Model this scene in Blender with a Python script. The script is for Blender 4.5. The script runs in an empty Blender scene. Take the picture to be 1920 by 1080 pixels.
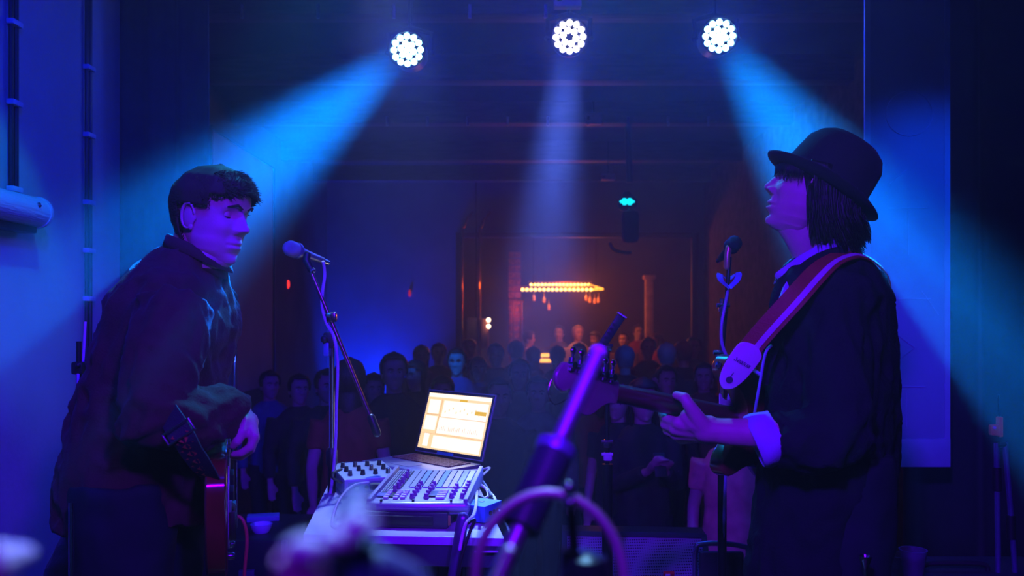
import bpy, bmesh, math, random
from math import sin, cos, pi, radians as R, sqrt, exp
from mathutils import Vector as V, Matrix, noise
random.seed(7)
sc = bpy.context.scene
col = sc.collection
# ------------------------------------------------------------------ camera
ZC = 1.28            # eye height above the stage boards
F = 1600.0           # focal length in pixels of the 1920 px frame
cam_d = bpy.data.cameras.new('camera'); cam = bpy.data.objects.new('camera', cam_d); col.objects.link(cam)
cam_d.sensor_width = 36.0; cam_d.lens = 36.0 * F / 1920.0
cam.location = (0, 0, ZC); cam.rotation_euler = (R(90), 0, 0)
cam_d.shift_y = (600 - 540) / 1920.0
cam_d.clip_start = 0.02; cam_d.clip_end = 60
cam_d.dof.use_dof = True; cam_d.dof.focus_distance = 2.5; cam_d.dof.aperture_fstop = 3.6
sc.camera = cam
# ------------------------------------------------------------------ view, world
sc.view_settings.view_transform = 'Standard'; sc.view_settings.look = 'None'
sc.view_settings.exposure = 0.0; sc.view_settings.gamma = 1.0; sc.view_settings.use_curve_mapping = False
w = bpy.data.worlds.new('world'); sc.world = w; w.use_nodes = True
w.node_tree.nodes['Background'].inputs[0].default_value = (0.0, 0.0, 0.0, 1)
w.node_tree.nodes['Background'].inputs[1].default_value = 0.0
cy = sc.cycles
cy.use_denoising = True; cy.max_bounces = 4; cy.diffuse_bounces = 2; cy.glossy_bounces = 2
cy.transmission_bounces = 4; cy.volume_bounces = 0; cy.transparent_max_bounces = 6
cy.sample_clamp_indirect = 3.0; cy.sample_clamp_direct = 12.0; cy.blur_glossy = 1.0
cy.caustics_reflective = False; cy.caustics_refractive = False


def at(px, py, Y):
    "the point at distance Y seen at that place of the 1920 x 1080 photograph"
    return V(((px - 960) / F * Y, Y, ZC - (py - 600) / F * Y))


def light(name, kind, loc, target, energy, color, size=0.1, size_y=None, spot=30, blend=0.6):
    d = bpy.data.lights.new(name, kind); d.energy = energy; d.color = color
    o = bpy.data.objects.new(name, d); col.objects.link(o); o.location = loc
    dr = V(target) - V(loc)
    o.rotation_euler = dr.to_track_quat('-Z', 'Y').to_euler()
    if kind == 'AREA':
        d.size = size
        if size_y: d.shape = 'RECTANGLE'; d.size_y = size_y
    else:
        d.shadow_soft_size = size
    if kind == 'SPOT':
        d.spot_size = R(spot); d.spot_blend = blend
    return o


PARS = [  # face centre, aim point, beam colour, power, cone, label
    (at(763, 93, 4.9), V((-0.88, 2.3, 1.52)), (0.0, 0.17, 1.0), 42000, 8,
     'black stage lamp with a round face of glowing cyan lenses, above the left musician'),
    (at(1068, 69, 4.9), V((-0.02, 2.1, 0.55)), (0.08, 0.16, 1.0), 9000, 9,
     'black stage lamp with white lilac glowing lenses, middle one of the three'),
    (at(1349, 67, 4.9), V((0.91, 2.3, 1.54)), (0.0, 0.20, 1.0), 46000, 6.8,
     'black stage lamp with glowing cyan lenses, to the left of the hanging banner'),
]
for i, (p, t, c, e, sz, _) in enumerate(PARS):
    d = (t - p).normalized()
    light('par_beam', 'SPOT', p + d * 0.05, t, e, c, size=0.075, spot=sz, blend=0.9)
    light('par_spill', 'SPOT', p + d * 0.03, t, 45, (0.0, 0.02, 1.0), size=0.06, spot=160, blend=0.9)
# washes: violet from behind the camera, deep blue from the stage's left rear, faint violet over the hall
light('violet_wash', 'SPOT', (0.9, -0.9, 2.6), (-0.8, 2.2, 1.15), 700, (0.085, 0.0, 1.0), size=0.12, spot=30, blend=0.6)
light('violet_wash', 'SPOT', (-0.6, -0.9, 2.6), (0.62, 2.1, 1.15), 700, (0.085, 0.0, 1.0), size=0.12, spot=34, blend=0.6)
light('table_wash', 'SPOT', (0.1, -0.9, 2.8), (-0.15, 1.2, 0.75), 130, (0.16, 0.0, 1.0), size=0.12, spot=75, blend=0.9)
light('added_overhead_spot', 'SPOT', (-0.55, 3.5, 3.2), (-0.28, 2.65, 0.78), 850, (0.25, 0.42, 1.0), size=0.05, spot=22, blend=0.7)  # added fill for the tabletop, no fitting hangs there
light('added_overhead_spot', 'SPOT', (0.15, 1.6, 3.1), (-0.05, 0.28, 1.10), 420, (0.22, 0.55, 1.0), size=0.04, spot=17, blend=0.7)  # added to brighten the drum hardware close to the camera
light('added_overhead_spot', 'SPOT', (0.2, 3.5, 3.2), (0.62, 2.15, 1.2), 150, (0.0, 0.35, 1.0), size=0.05, spot=32, blend=0.6)  # added cyan rim light for the man in the hat, out of frame
light('added_overhead_spot', 'SPOT', (-0.35, 3.1, 3.2), (-0.74, 2.2, 1.62), 420, (0.02, 0.5, 1.0), size=0.04, spot=15, blend=0.6)  # added cyan rim light on the left man's hair
light('added_overhead_spot', 'SPOT', (-1.0, 2.6, 3.1), (-1.9, 3.3, 1.75), 60, (0.0, 0.45, 1.0), size=0.04, spot=24, blend=0.6)  # added spot that brightens the switched-off wall lamp
light('added_overhead_spot', 'SPOT', (2.3, 2.6, 3.15), (1.8, 3.95, 1.5), 130, (0.0, 0.07, 1.0), size=0.05, spot=40, blend=0.9)  # added blue fill for the hanging banner
light('blue_wash', 'SPOT', (-0.2, 0.9, 3.0), (-2.1, 3.4, 1.2), 430, (0.0, 0.003, 1.0), size=0.1, spot=70, blend=0.9)
light('hall_wash', 'SPOT', (0.0, 4.0, 3.15), (0.0, 9.0, 0.6), 14, (0.04, 0.0, 1.0), size=0.15, spot=110, blend=0.9)
light('wall_uplight', 'SPOT', (-2.02, 11.55, -0.45), (-1.95, 11.98, 1.2), 800, (0.0, 0.02, 1.0), size=0.08, spot=85, blend=1.0)
light('crowd_blue', 'SPOT', (-0.9, 4.2, 3.1), (-0.75, 7.3, 0.95), 800, (0.0, 0.12, 1.0), size=0.05, spot=13, blend=0.7)
light('crowd_blue', 'SPOT', (1.3, 4.2, 3.1), (1.35, 7.6, 0.9), 200, (0.0, 0.08, 1.0), size=0.05, spot=16, blend=0.7)
light('bar_warm_light', 'POINT', (1.1, 13.7, 1.75), (1.1, 15.2, 0), 45, (1.0, 0.16, 0.01), size=0.25)  # warm light without a fitting, set ahead of the guests to light their faces
light('bar_warm_light', 'POINT', (0.2, 12.35, 1.45), (1.1, 15.2, 0), 5, (1.0, 0.14, 0.01), size=0.06)  # added fill that brightens the brick column's front
light('bar_warm_light', 'POINT', (0.55, 16.0, 0.6), (1.1, 15.2, 0), 12, (1.0, 0.25, 0.02), size=0.1)
light('door_lamp', 'POINT', (-0.35, 11.4, 1.75), (0, 0, 0), 1.5, (1.0, 0.22, 0.03), size=0.05)
light('side_lamp', 'SPOT', (1.9, 7.0, 2.7), (2.4, 9.5, 0.5), 5, (1.0, 0.15, 0.03), size=0.08, spot=80, blend=1.0)
light('girl_spot', 'SPOT', (-0.4, 5.6, 2.9), (1.05, 4.3, 0.5), 14, (1.0, 0.1, 0.12), size=0.08, spot=26, blend=0.6)  # narrow red spot aimed at the girl in the pink shirt

# ------------------------------------------------------------------ materials
MATS = {}


def mat(name, c, rough=0.6, metal=0.0, var=0.12, scale=14.0, bump=0.0, bscale=60.0, emit=None, es=0.0,
        coat=0.0, stretch=None, alpha_t=0.0, sheen=0.0, spec=0.5):
    if name in MATS: return MATS[name]
    m = bpy.data.materials.new(name); m.use_nodes = True; nt = m.node_tree; b = nt.nodes['Principled BSDF']
    tc = nt.nodes.new('ShaderNodeTexCoord'); mp = nt.nodes.new('ShaderNodeMapping')
    nt.links.new(tc.outputs['Object'], mp.inputs[0])
    if stretch: mp.inputs['Scale'].default_value = stretch
    n = nt.nodes.new('ShaderNodeTexNoise'); n.inputs['Scale'].default_value = scale; n.inputs['Detail'].default_value = 4
    nt.links.new(mp.outputs[0], n.inputs['Vector'])
    r = nt.nodes.new('ShaderNodeValToRGB')
    r.color_ramp.elements[0].position = 0.3; r.color_ramp.elements[1].position = 0.72
    r.color_ramp.elements[0].color = (*[max(0, x * (1 - var)) for x in c], 1)
    r.color_ramp.elements[1].color = (*[min(1, x * (1 + var)) for x in c], 1)
    nt.links.new(n.outputs[0], r.inputs[0]); nt.links.new(r.outputs[0], b.inputs['Base Color'])
    b.inputs['Roughness'].default_value = rough; b.inputs['Metallic'].default_value = metal
    b.inputs['Specular IOR Level'].default_value = spec
    if coat: b.inputs['Coat Weight'].default_value = coat; b.inputs['Coat Roughness'].default_value = 0.12
    if sheen: b.inputs['Sheen Weight'].default_value = sheen; b.inputs['Sheen Roughness'].default_value = 0.5
    if alpha_t: b.inputs['Transmission Weight'].default_value = alpha_t; b.inputs['IOR'].default_value = 1.45
    if bump:
        n2 = nt.nodes.new('ShaderNodeTexNoise'); n2.inputs['Scale'].default_value = bscale; n2.inputs['Detail'].default_value = 3
        nt.links.new(mp.outputs[0], n2.inputs['Vector'])
        bp = nt.nodes.new('ShaderNodeBump'); bp.inputs['Strength'].default_value = bump; bp.inputs['Distance'].default_value = 0.01
        nt.links.new(n2.outputs[0], bp.inputs['Height']); nt.links.new(bp.outputs[0], b.inputs['Normal'])
    if emit:
        b.inputs['Emission Color'].default_value = (*emit, 1); b.inputs['Emission Strength'].default_value = es
        try: m.cycles.emission_sampling = 'NONE'
        except Exception: pass
    MATS[name] = m
    return m


M_BLK = lambda: mat('black_paint', (0.012, 0.012, 0.014), 0.45)
M_BLKM = lambda: mat('black_metal', (0.02, 0.02, 0.024), 0.32, 0.6)
M_CHR = lambda: mat('chrome', (0.75, 0.75, 0.78), 0.16, 1.0, var=0.03)
M_RUB = lambda: mat('black_rubber', (0.015, 0.015, 0.015), 0.7)
M_WHITE = lambda: mat('white_plastic', (0.8, 0.8, 0.8), 0.45, var=0.04)
M_SKIN = lambda: mat('skin', (0.58, 0.38, 0.32), 0.5, var=0.06, scale=30, bump=0.08, bscale=220)


# ------------------------------------------------------------------ mesh building
class MB:
    def __init__(s):
        s.v = []; s.f = []; s.mi = []; s.cur = 0

    def add(s, vs, fs):
        o = len(s.v); s.v += [tuple(q) for q in vs]
        for f in fs: s.f.append(tuple(i + o for i in f)); s.mi.append(s.cur)
        return s

    def box(s, c, d, rot=None, bev=0.0):
        c = V(c); x, y, z = [q / 2 for q in d]
        rot = rot or Matrix.Identity(3)
        if bev <= 0:
            vs = [c + rot @ V((a, b, e)) for a in (-x, x) for b in (-y, y) for e in (-z, z)]
            s.add(vs, [(0, 1, 3, 2), (4, 6, 7, 5), (0, 4, 5, 1), (2, 3, 7, 6), (0, 2, 6, 4), (1, 5, 7, 3)])
        else:
            bm = bmesh.new(); bmesh.ops.create_cube(bm, size=1)
            for q in bm.verts: q.co = V((q.co.x * 2 * x, q.co.y * 2 * y, q.co.z * 2 * z))
            bmesh.ops.bevel(bm, geom=bm.edges[:], offset=min(bev, x * .95, y * .95, z * .95), segments=2, affect='EDGES', profile=0.6)
            bm.verts.index_update()
            s.add([c + rot @ q.co for q in bm.verts], [[q.index for q in f.verts] for f in bm.faces]); bm.free()
        return s

    def rings(s, rings, cap=True, close=False):
        n = len(rings[0]); vs = [p for r in rings for p in r]; fs = []
        m = len(rings)
        for i in range(m if close else m - 1):
            for j in range(n):
                a = i * n + j; b = i * n + (j + 1) % n; i2 = (i + 1) % m
                fs.append((a, b, i2 * n + (j + 1) % n, i2 * n + j))
        if cap and not close:
            fs.append(tuple(range(n))[::-1]); fs.append(tuple((m - 1) * n + j for j in range(n)))
        return s.add(vs, fs)

    def tube(s, pts, r, seg=10, ends=False, flat=1.0, up=None, close=False):
        pts = [V(p) for p in pts]; n = len(pts)
        rs = list(r) if isinstance(r, (list, tuple)) else [r] * n
        out = []; prev = None
        for i, p in enumerate(pts):
            if close: t = pts[(i + 1) % n] - pts[(i - 1) % n]
            else: t = pts[min(i + 1, n - 1)] - pts[max(i - 1, 0)]
            if t.length < 1e-9: t = V((0, 0, 1))
            t.normalize()
            if prev is None:
                a = V(up) if up else (V((0, 0, 1)) if abs(t.z) < 0.9 else V((0, 1, 0)))
            else: a = prev
            a = a - t * a.dot(t)
            if a.length < 1e-6: a = t.orthogonal()
            a.normalize(); prev = a; b = t.cross(a)
            ring = lambda c, rad: [c + a * (cos(2 * pi * k / seg) * rad) + b * (sin(2 * pi * k / seg) * rad * flat) for k in range(seg)]
            if ends and i == 0 and not close:
                for q in (80, 55, 28): out.append(ring(p - t * rs[0] * sin(R(q)), rs[0] * cos(R(q))))
            out.append(ring(p, rs[i]))
            if ends and i == n - 1 and not close:
                for q in (28, 55, 80): out.append(ring(p + t * rs[-1] * sin(R(q)), rs[-1] * cos(R(q))))
        return s.rings(out, cap=True, close=close)

    def cyl(s, a, b, r, r2=None, seg=16):
        return s.tube([a, b], [r, r if r2 is None else r2], seg)

    def ball(s, c, r, seg=14, rings=9, rot=None):
        c = V(c); rr = r if isinstance(r, (list, tuple)) else (r, r, r); rot = rot or Matrix.Identity(3)
        out = []
        for i in range(rings + 1):
            t = pi * (i + 0.02) / (rings + 0.04)
            out.append([c + rot @ V((rr[0] * sin(t) * cos(2 * pi * k / seg), rr[1] * sin(t) * sin(2 * pi * k / seg), rr[2] * cos(t))) for k in range(seg)])
        return s.rings(out[::-1])

    def lathe(s, c, prof, seg=20, axis=(0, 0, 1)):
        c = V(c); ax = V(axis).normalized(); a = ax.orthogonal().normalized(); b = ax.cross(a)
        return s.rings([[c + ax * h + (a * cos(2 * pi * k / seg) + b * sin(2 * pi * k / seg)) * max(r, 1e-4) for k in range(seg)] for r, h in prof])

    def ribbon(s, pts, nrm, width, th):
        "flat band: pts, per-point normals"
        pts = [V(p) for p in pts]; out = []
        n = len(pts)
        for i, p in enumerate(pts):
            t = (pts[min(i + 1, n - 1)] - pts[max(i - 1, 0)]).normalized(); nn = V(nrm[i]); nn = (nn - t * nn.dot(t)).normalized()
            b = t.cross(nn); wd = (width[i] if isinstance(width, (list, tuple)) else width) / 2
            out.append([p + b * wd, p + b * wd + nn * th, p - b * wd + nn * th, p - b * wd])
        return s.rings(out)

    def prism(s, outline, thick, frame):
        "outline in (u,w) plane, extruded along n; frame=(origin,u,w,n)"
        o, u, w_, n = frame; k = len(outline)
        bev = min(0.006, thick * .25)
        cx = sum(p[0] for p in outline) / k; cz = sum(p[1] for p in outline) / k
        def ring(h, sh):
            return [o + u * (cx + (p[0] - cx) * sh) + w_ * (cz + (p[1] - cz) * sh) + n * h for p in outline]
        return s.rings([ring(0, 0.955), ring(bev * .4, .985), ring(bev, 1), ring(thick - bev, 1), ring(thick - bev * .4, .985), ring(thick, .955)])

    def remesh(s, voxel, it=3, fac=0.5):
        me = bpy.data.meshes.new('t'); me.from_pydata(s.v, [], s.f); me.update()
        o = bpy.data.objects.new('t', me); col.objects.link(o)
        md = o.modifiers.new('r', 'REMESH'); md.mode = 'VOXEL'; md.voxel_size = voxel; md.use_smooth_shade = True
        if it:
            sm = o.modifiers.new('s', 'SMOOTH'); sm.iterations = it; sm.factor = fac
        dg = bpy.context.evaluated_depsgraph_get(); ev = o.evaluated_get(dg)
        m2 = ev.to_mesh()
        r = MB(); r.v = [tuple(q.co) for q in m2.vertices]; r.f = [tuple(p.vertices) for p in m2.polygons]; r.mi = [0] * len(r.f)
        ev.to_mesh_clear()
        bpy.data.objects.remove(o); bpy.data.meshes.remove(me)
        return r

    def join(s, other):
        cur = s.cur; o = len(s.v); s.v += other.v
        s.f += [tuple(i + o for i in f) for f in other.f]; s.mi += other.mi
        return s

    def displace(s, fn):
        "fn(co)->offset scalar along normal"
        me = bpy.data.meshes.new('t'); me.from_pydata(s.v, [], s.f); me.update()
        s.v = [tuple(q.co + q.normal * fn(q.co)) for q in me.vertices]
        bpy.data.meshes.remove(me); return s

    def xf(s, fn): s.v = [tuple(fn(V(q))) for q in s.v]; return s

    def build(s, name, mats, parent=None, smooth=True, base=None, angle=40):
        me = bpy.data.meshes.new(name); me.from_pydata(s.v, [], s.f)
        mats = mats if isinstance(mats, (list, tuple)) else [mats]
        for m in mats: me.materials.append(m)
        if len(mats) > 1: me.polygons.foreach_set('material_index', s.mi)
        me.update()
        bm = bmesh.new(); bm.from_mesh(me); bmesh.ops.recalc_face_normals(bm, faces=bm.faces[:]); bm.to_mesh(me); bm.free()
        if smooth:
            me.polygons.foreach_set('use_smooth', [True] * len(me.polygons))
            if smooth != 'full':
                try: me.set_sharp_from_angle(angle=R(angle))
                except Exception: pass
        o = bpy.data.objects.new(name, me); col.objects.link(o)
        if parent is not None:
            o.parent = parent
            if parent.parent is None: o.location = -V(parent.location)
        elif base is not None:
            b = V(base)
            for q in me.vertices: q.co -= b
            o.location = b
        return o


def tag(o, label=None, cat=None, group=None, kind=None):
    if label: o['label'] = label
    if cat: o['category'] = cat
    if group: o['group'] = group
    if kind: o['kind'] = kind
    return o


def thing(name, loc, label, cat, group=None):
    o = bpy.data.objects.new(name, None); col.objects.link(o); o.location = loc; o.empty_display_size = 0.1
    return tag(o, label, cat, group)


def copy_tree(o, parent=None):
    c = o.copy(); col.objects.link(c)
    if parent: c.parent = parent
    for ch in list(o.children): copy_tree(ch, c)
    return c


def lerp(tab, z):
    if z <= tab[0][0]: return tab[0][1]
    for (a, va), (b, vb) in zip(tab, tab[1:]):
        if z <= b:
            t = (z - a) / (b - a); t = t * t * (3 - 2 * t) * 0.5 + t * 0.5
            return va + (vb - va) * t
    return tab[-1][1]


def smooth_path(pts, n=6):
    pts = [V(p) for p in pts]; out = []
    for i in range(len(pts) - 1):
        p0 = pts[max(i - 1, 0)]; p1 = pts[i]; p2 = pts[i + 1]; p3 = pts[min(i + 2, len(pts) - 1)]
        for k in range(n):
            t = k / n
            out.append(0.5 * ((2 * p1) + (p2 - p0) * t + (2 * p0 - 5 * p1 + 4 * p2 - p3) * t * t + (-p0 + 3 * p1 - 3 * p2 + p3) * t ** 3))
    out.append(pts[-1]); return out
# ------------------------------------------------------------------ the room
def struct(mb, name, m, label=None, **k):
    o = mb.build(name, m, **k); o['kind'] = 'structure'; return o


def wallmat(name, c, scale=3.0, var=0.25, rough=0.85, stretch=None):
    return mat(name, c, rough, var=var, scale=scale, bump=0.25, bscale=30, stretch=stretch)


HF = -0.6; CZ = 3.3
struct(MB().box((0, 1.2, -0.05), (7.4, 5.4, 0.1)), 'floor_stage', mat('stage_boards', (0.02, 0.018, 0.02), 0.5, var=0.3, scale=6, stretch=(1, 12, 1)), smooth=False)
struct(MB().box((0, 3.88, -0.35), (5.2, 0.04, 0.5)), 'trim_1', M_BLK(), smooth=False)
struct(MB().box((0.5, 11.5, HF - 0.05), (9, 15.2, 0.1)), 'floor', mat('hall_floor', (0.03, 0.022, 0.02), 0.4, var=0.3, scale=5), smooth=False)
struct(MB().box((0.2, 8.6, CZ + 0.05), (8.4, 21.2, 0.1)), 'ceiling', wallmat('dark_ceiling', (0.05, 0.045, 0.05)), smooth=False)
LW = wallmat('grey_plaster', (0.42, 0.42, 0.45), 1.6, 0.16)
struct(MB().box((-2.05, 1.4, 1.6), (0.1, 5.9, 3.4)), 'wall_left', LW, smooth=False)
struct(MB().box((3.65, 1.4, 1.6), (0.1, 5.9, 3.4)), 'wall_right', wallmat('black_wall', (0.03, 0.03, 0.035)), smooth=False)
struct(MB().box((0.8, -1.5, 1.6), (5.8, 0.1, 3.4)), 'wall_back_of_stage', wallmat('black_wall', (0.03, 0.03, 0.035)), smooth=False)
DW = wallmat('dark_hall_wall', (0.10, 0.09, 0.10), 2.2, 0.3)
struct(MB().box((-2.65, 8.2, 1.35), (0.1, 7.7, 3.95)), 'wall_hall_left', DW, smooth=False)
struct(MB().box((2.75, 8.2, 1.35), (0.1, 7.7, 3.95)), 'wall_hall_right', wallmat('brown_hall_wall', (0.13, 0.06, 0.04), 9, 0.6), smooth=False)
# back wall with the wide opening to the bar
bw = MB(); bw.box((-1.675, 12.05, 1.35), (1.9, 0.1, 3.9)); bw.box((2.65, 12.05, 1.35), (0.2, 0.1, 3.9))
bw.box((0.91, 12.05, 2.9), (3.28, 0.1, 0.8))
struct(bw, 'wall_rear', wallmat('rear_wall', (0.22, 0.22, 0.25), 2, 0.15), smooth=False)
BR = wallmat('bar_wall', (0.07, 0.045, 0.04), 2, 0.3)
struct(MB().box((0.9, 18.9, 1.3), (8, 0.1, 4.0)), 'wall_bar_rear', BR, smooth=False)
struct(MB().box((-2.7, 15.5, 1.3), (0.1, 7, 4.0)), 'wall_bar_left', BR, smooth=False)
struct(MB().box((4.7, 15.5, 1.3), (0.1, 7, 4.0)), 'wall_bar_right', BR, smooth=False)
# door frame trims at the opening
for k, x in enumerate((-0.74, 2.56)):
    struct(MB().box((x, 11.97, 0.95), (0.09, 0.08, 3.1), bev=.01), 'trim_%d' % (2 + k), mat('brass_trim', (0.05, 0.025, 0.015), 0.6))
struct(MB().box((0.91, 11.97, 2.47), (3.4, 0.08, 0.07), bev=.01), 'trim_4', mat('brass_trim', (0, 0, 0)))

# ceiling beams crossing the hall, with hanger bolts
for i, (y, d) in enumerate(((5.15, .2), (6.55, .2), (7.95, .2), (9.7, .22), (11.2, .2))):
    b = thing('ceiling_beam', (0, y, CZ - d), ['dark crossbeam at the very top of the picture above the three stage lamps',
        'dark crossbeam with a lit lower edge just below the stage lamps', 'dark crossbeam carrying a row of small pale bolts',
        'fourth dark crossbeam back, above the small white box', 'farthest dark crossbeam, above the doorway to the bar'][i], 'beam', 'ceiling beams over the hall')
    MB().box((0, y, CZ - d / 2), (5.2, 0.16, d), bev=.008).build('beam_body', mat('beam_wood', (0.09, 0.05, 0.06), 0.6, var=.35, scale=5, stretch=(1, 8, 8)), b)
    if i in (0, 2):
        for k in range(9 if i else 5):
            x = (-1.6 + .45 * k if i == 0 else -1.15 + .37 * k)
            MB().cyl((x, y - .09, CZ - d - .03), (x, y - .09, CZ - d + .05), .010, seg=8).build('bolt', mat('pale_metal', (.6, .6, .7), .4, .6), b)

# small white boxes on the beams
for i, (px, py, Y, wd, hh, lab) in enumerate(((1064, 3, 5.0, .16, .075, 'white electrical box above the middle stage lamp'),
                                       (1112, 223, 7.85, .15, .10, 'small white electrical box under the third beam'),
                                       (1140, 332, 9.6, .15, .07, 'tiny dim electrical box under the fourth beam'))):
    c = at(px, py, Y); t = thing('junction_box', c, lab, 'box', 'electrical boxes on the ceiling')
    MB().box(c, (wd, .07, hh), bev=.006).build('case', mat('box_plastic', (.55, .5, .6), .5), t)
    MB().box(c + V((-wd * .3, -.04, 0)), (wd * .16, .015, hh * .3), bev=.002).build('switch', M_BLK(), t)
    MB().cyl(c + V((0, 0, hh * .5)), (c.x, c.y, CZ - .01), .008, seg=6).build('hanger', M_BLKM(), t)

# pale screen panel on the hall's left wall
p = thing('wall_panel', (-2.58, 8.3, 1.0), 'pale flat screen panel on the far left wall behind the left musician', 'panel')
MB().box((-2.585, 8.25, 1.75), (.02, 1.9, 2.32)).build('sheet', mat('pale_sheet', (.55, .6, .65), .8, var=.1, scale=2), p)
fr = MB(); fr.box((-2.575, 8.25, 2.93), (.035, 1.94, .03)); fr.box((-2.575, 7.28, 1.75), (.035, .03, 2.36)); fr.box((-2.575, 9.22, 1.75), (.035, .03, 2.36))
fr.build('frame', M_BLK(), p, smooth=False)


def curtain(x0, x1, y, z0, z1, name, label, m, amp=.05, wl=.16, seed=1, dirv=(1, 0)):
    rnd = random.Random(seed); n = int(abs(x1 - x0) / .012); rows = 14
    ph = rnd.random() * 6
    vs = []; fs = []
    for j in range(rows + 1):
        z = z0 + (z1 - z0) * j / rows
        for i in range(n + 1):
            t = x0 + (x1 - x0) * i / n
            k = t / wl * 2 * pi
            d = amp * (sin(k + ph + .5 * sin(k * .37)) * .7 + .3 * sin(k * 1.9 + 1 + .4 * z)) * (0.75 + .25 * sin(z * 1.3 + t * 2))
            if dirv == (1, 0): vs.append((t, y + d, z))
            else: vs.append((y + d, t, z))
    N = n + 1
    for j in range(rows):
        for i in range(n): fs.append((j * N + i, j * N + i + 1, (j + 1) * N + i + 1, (j + 1) * N + i))
    mb = MB().add(vs, fs); o = mb.build(name, m, base=((x0 + x1) / 2 if dirv == (1, 0) else y, y if dirv == (1, 0) else (x0 + x1) / 2, z0), smooth='full')
    s = o.modifiers.new('s', 'SOLIDIFY'); s.thickness = .006
    return tag(o, label, 'curtain')


curtain(-2.02, -1.56, 4.42, 0.0, 3.25, 'stage_curtain', 'dark blue folded curtain hanging behind the left musician', mat('blue_velvet', (.05, .05, .08), .9, sheen=.1), amp=.035, wl=.15)
curtain(1.95, 3.6, 4.28, -0.02, 3.25, 'stage_curtain', 'black folded curtain at the right edge behind the banner', mat('black_velvet', (.022, .022, .03), .9, sheen=.15), seed=4, wl=.3, amp=.06)
curtain(2.15, 2.66, 4.6, -0.58, 3.25, 'side_drape', 'narrow dark drape between the banner and the hall wall', mat('black_velvet', (0, 0, 0)), seed=9)

# hanging banner
b = thing('hanging_banner', (1.81, 3.95, .62), 'tall translucent blue banner with pale borders hanging behind the man in the hat', 'banner')
BY = 3.95; x0, x1 = at(1621, 0, BY).x, at(1780, 0, BY).x; zb = at(0, 875, BY).z
MB().box(((x0 + x1) / 2, BY, (zb + CZ) / 2), (x1 - x0 - .04, .006, CZ - zb - .1)).build('sheet', mat('banner_cloth', (.30, .42, .62), .7, var=.08, scale=2.5, bump=.1, bscale=25), b, smooth=False)
MBor = mat('banner_border', (.42, .55, .78), .6, var=.05)
for x in (x0 + .012, x1 - .012): MB().box((x, BY, (zb + CZ) / 2), (.026, .012, CZ - zb)).build('border_strip', MBor, b, smooth=False)
zt = at(0, 822, BY).z
MB().box(((x0 + x1) / 2, BY - .004, (zb + zt) / 2), (x1 - x0, .016, zt - zb), bev=.003).build('bottom_rail', MBor, b)
ln = MB()
def L2(px0, py0, px1, py1, r=.0012): ln.cyl(at(px0, py0, BY - .005), at(px1, py1, BY - .005), r, seg=5)
for k in range(24):
    a, a2 = k / 24 * 2 * pi, (k + 1) / 24 * 2 * pi
    L2(1705 + 44 * cos(a), 213 + 42 * sin(a), 1705 + 44 * cos(a2), 213 + 42 * sin(a2))
L2(1668, 345, 1700, 318); L2(1666, 390, 1740, 390); L2(1703, 390, 1703, 478); L2(1680, 560, 1745, 560); L2(1728, 545, 1760, 590)
L2(1680, 625, 1715, 652); L2(1715, 652, 1680, 680); L2(1682, 725, 1735, 725); L2(1728, 725, 1728, 732); L2(1700, 735, 1700, 800)
ln.build('line_drawing', mat('banner_ink', (.5, .65, .9), .6), b)

# conduits with clips on the left wall
def conduit(px0, px1, Yd, zs, lab, z0=0.0, z1=3.28):
    x = -1.985
    t = thing('wall_conduit', (x, Yd, z0), lab, 'pipe', 'electric conduits on the left wall')
    for dy in (-.018, .018):
        MB().cyl((x, Yd + dy, z0), (x, Yd + dy, z1), .009, seg=8).build('pipe', M_BLK(), t)
    for z in zs:
        MB().box((x + .004, Yd, z), (.03, .07, .022), bev=.004).build('clip', mat('clip_plastic', (.5, .55, .7), .4), t)
conduit(0, 0, 3.40, [at(0, y, 3.44).z for y in (50, 198, 358)], 'dark double conduit running up from the wall lamp at the far left', z0=1.77)
conduit(0, 0, 4.0, [at(0, y, 4.0).z for y in (128, 254, 380, 470, 560)], 'dark double conduit left of the curtain with small pale clips')
# the tube lamp (switched off)
t = thing('wall_lamp', (-1.95, 3.2, 1.7), 'pale ribbed oblong wall lamp, unlit, at the left edge', 'lamp')
lm = MB(); lm.tube([(-1.93, 2.9, 1.716), (-1.93, 3.47, 1.716)], .060, 18, ends=False); lm.build('diffuser', mat('ribbed_plastic', (.55, .65, .7), .3, var=.05, bump=.4, bscale=120, stretch=(1, .1, 1)), t)
for y in (2.9, 3.47): MB().lathe((-1.93, y - .008, 1.716), [(.03, -.004), (.064, 0), (.066, .008), (.064, .016), (.03, .02)], axis=(0, 1, 0)).build('end_cap', mat('lamp_cap', (.4, .5, .6), .4), t)
MB().box((-1.96, 3.18, 1.645), (.07, .56, .03), bev=.006).build('base_tray', M_BLK(), t)
MB().ball((-1.874, 3.38, 1.735), .011).build('screw', M_CHR(), t)

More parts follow.
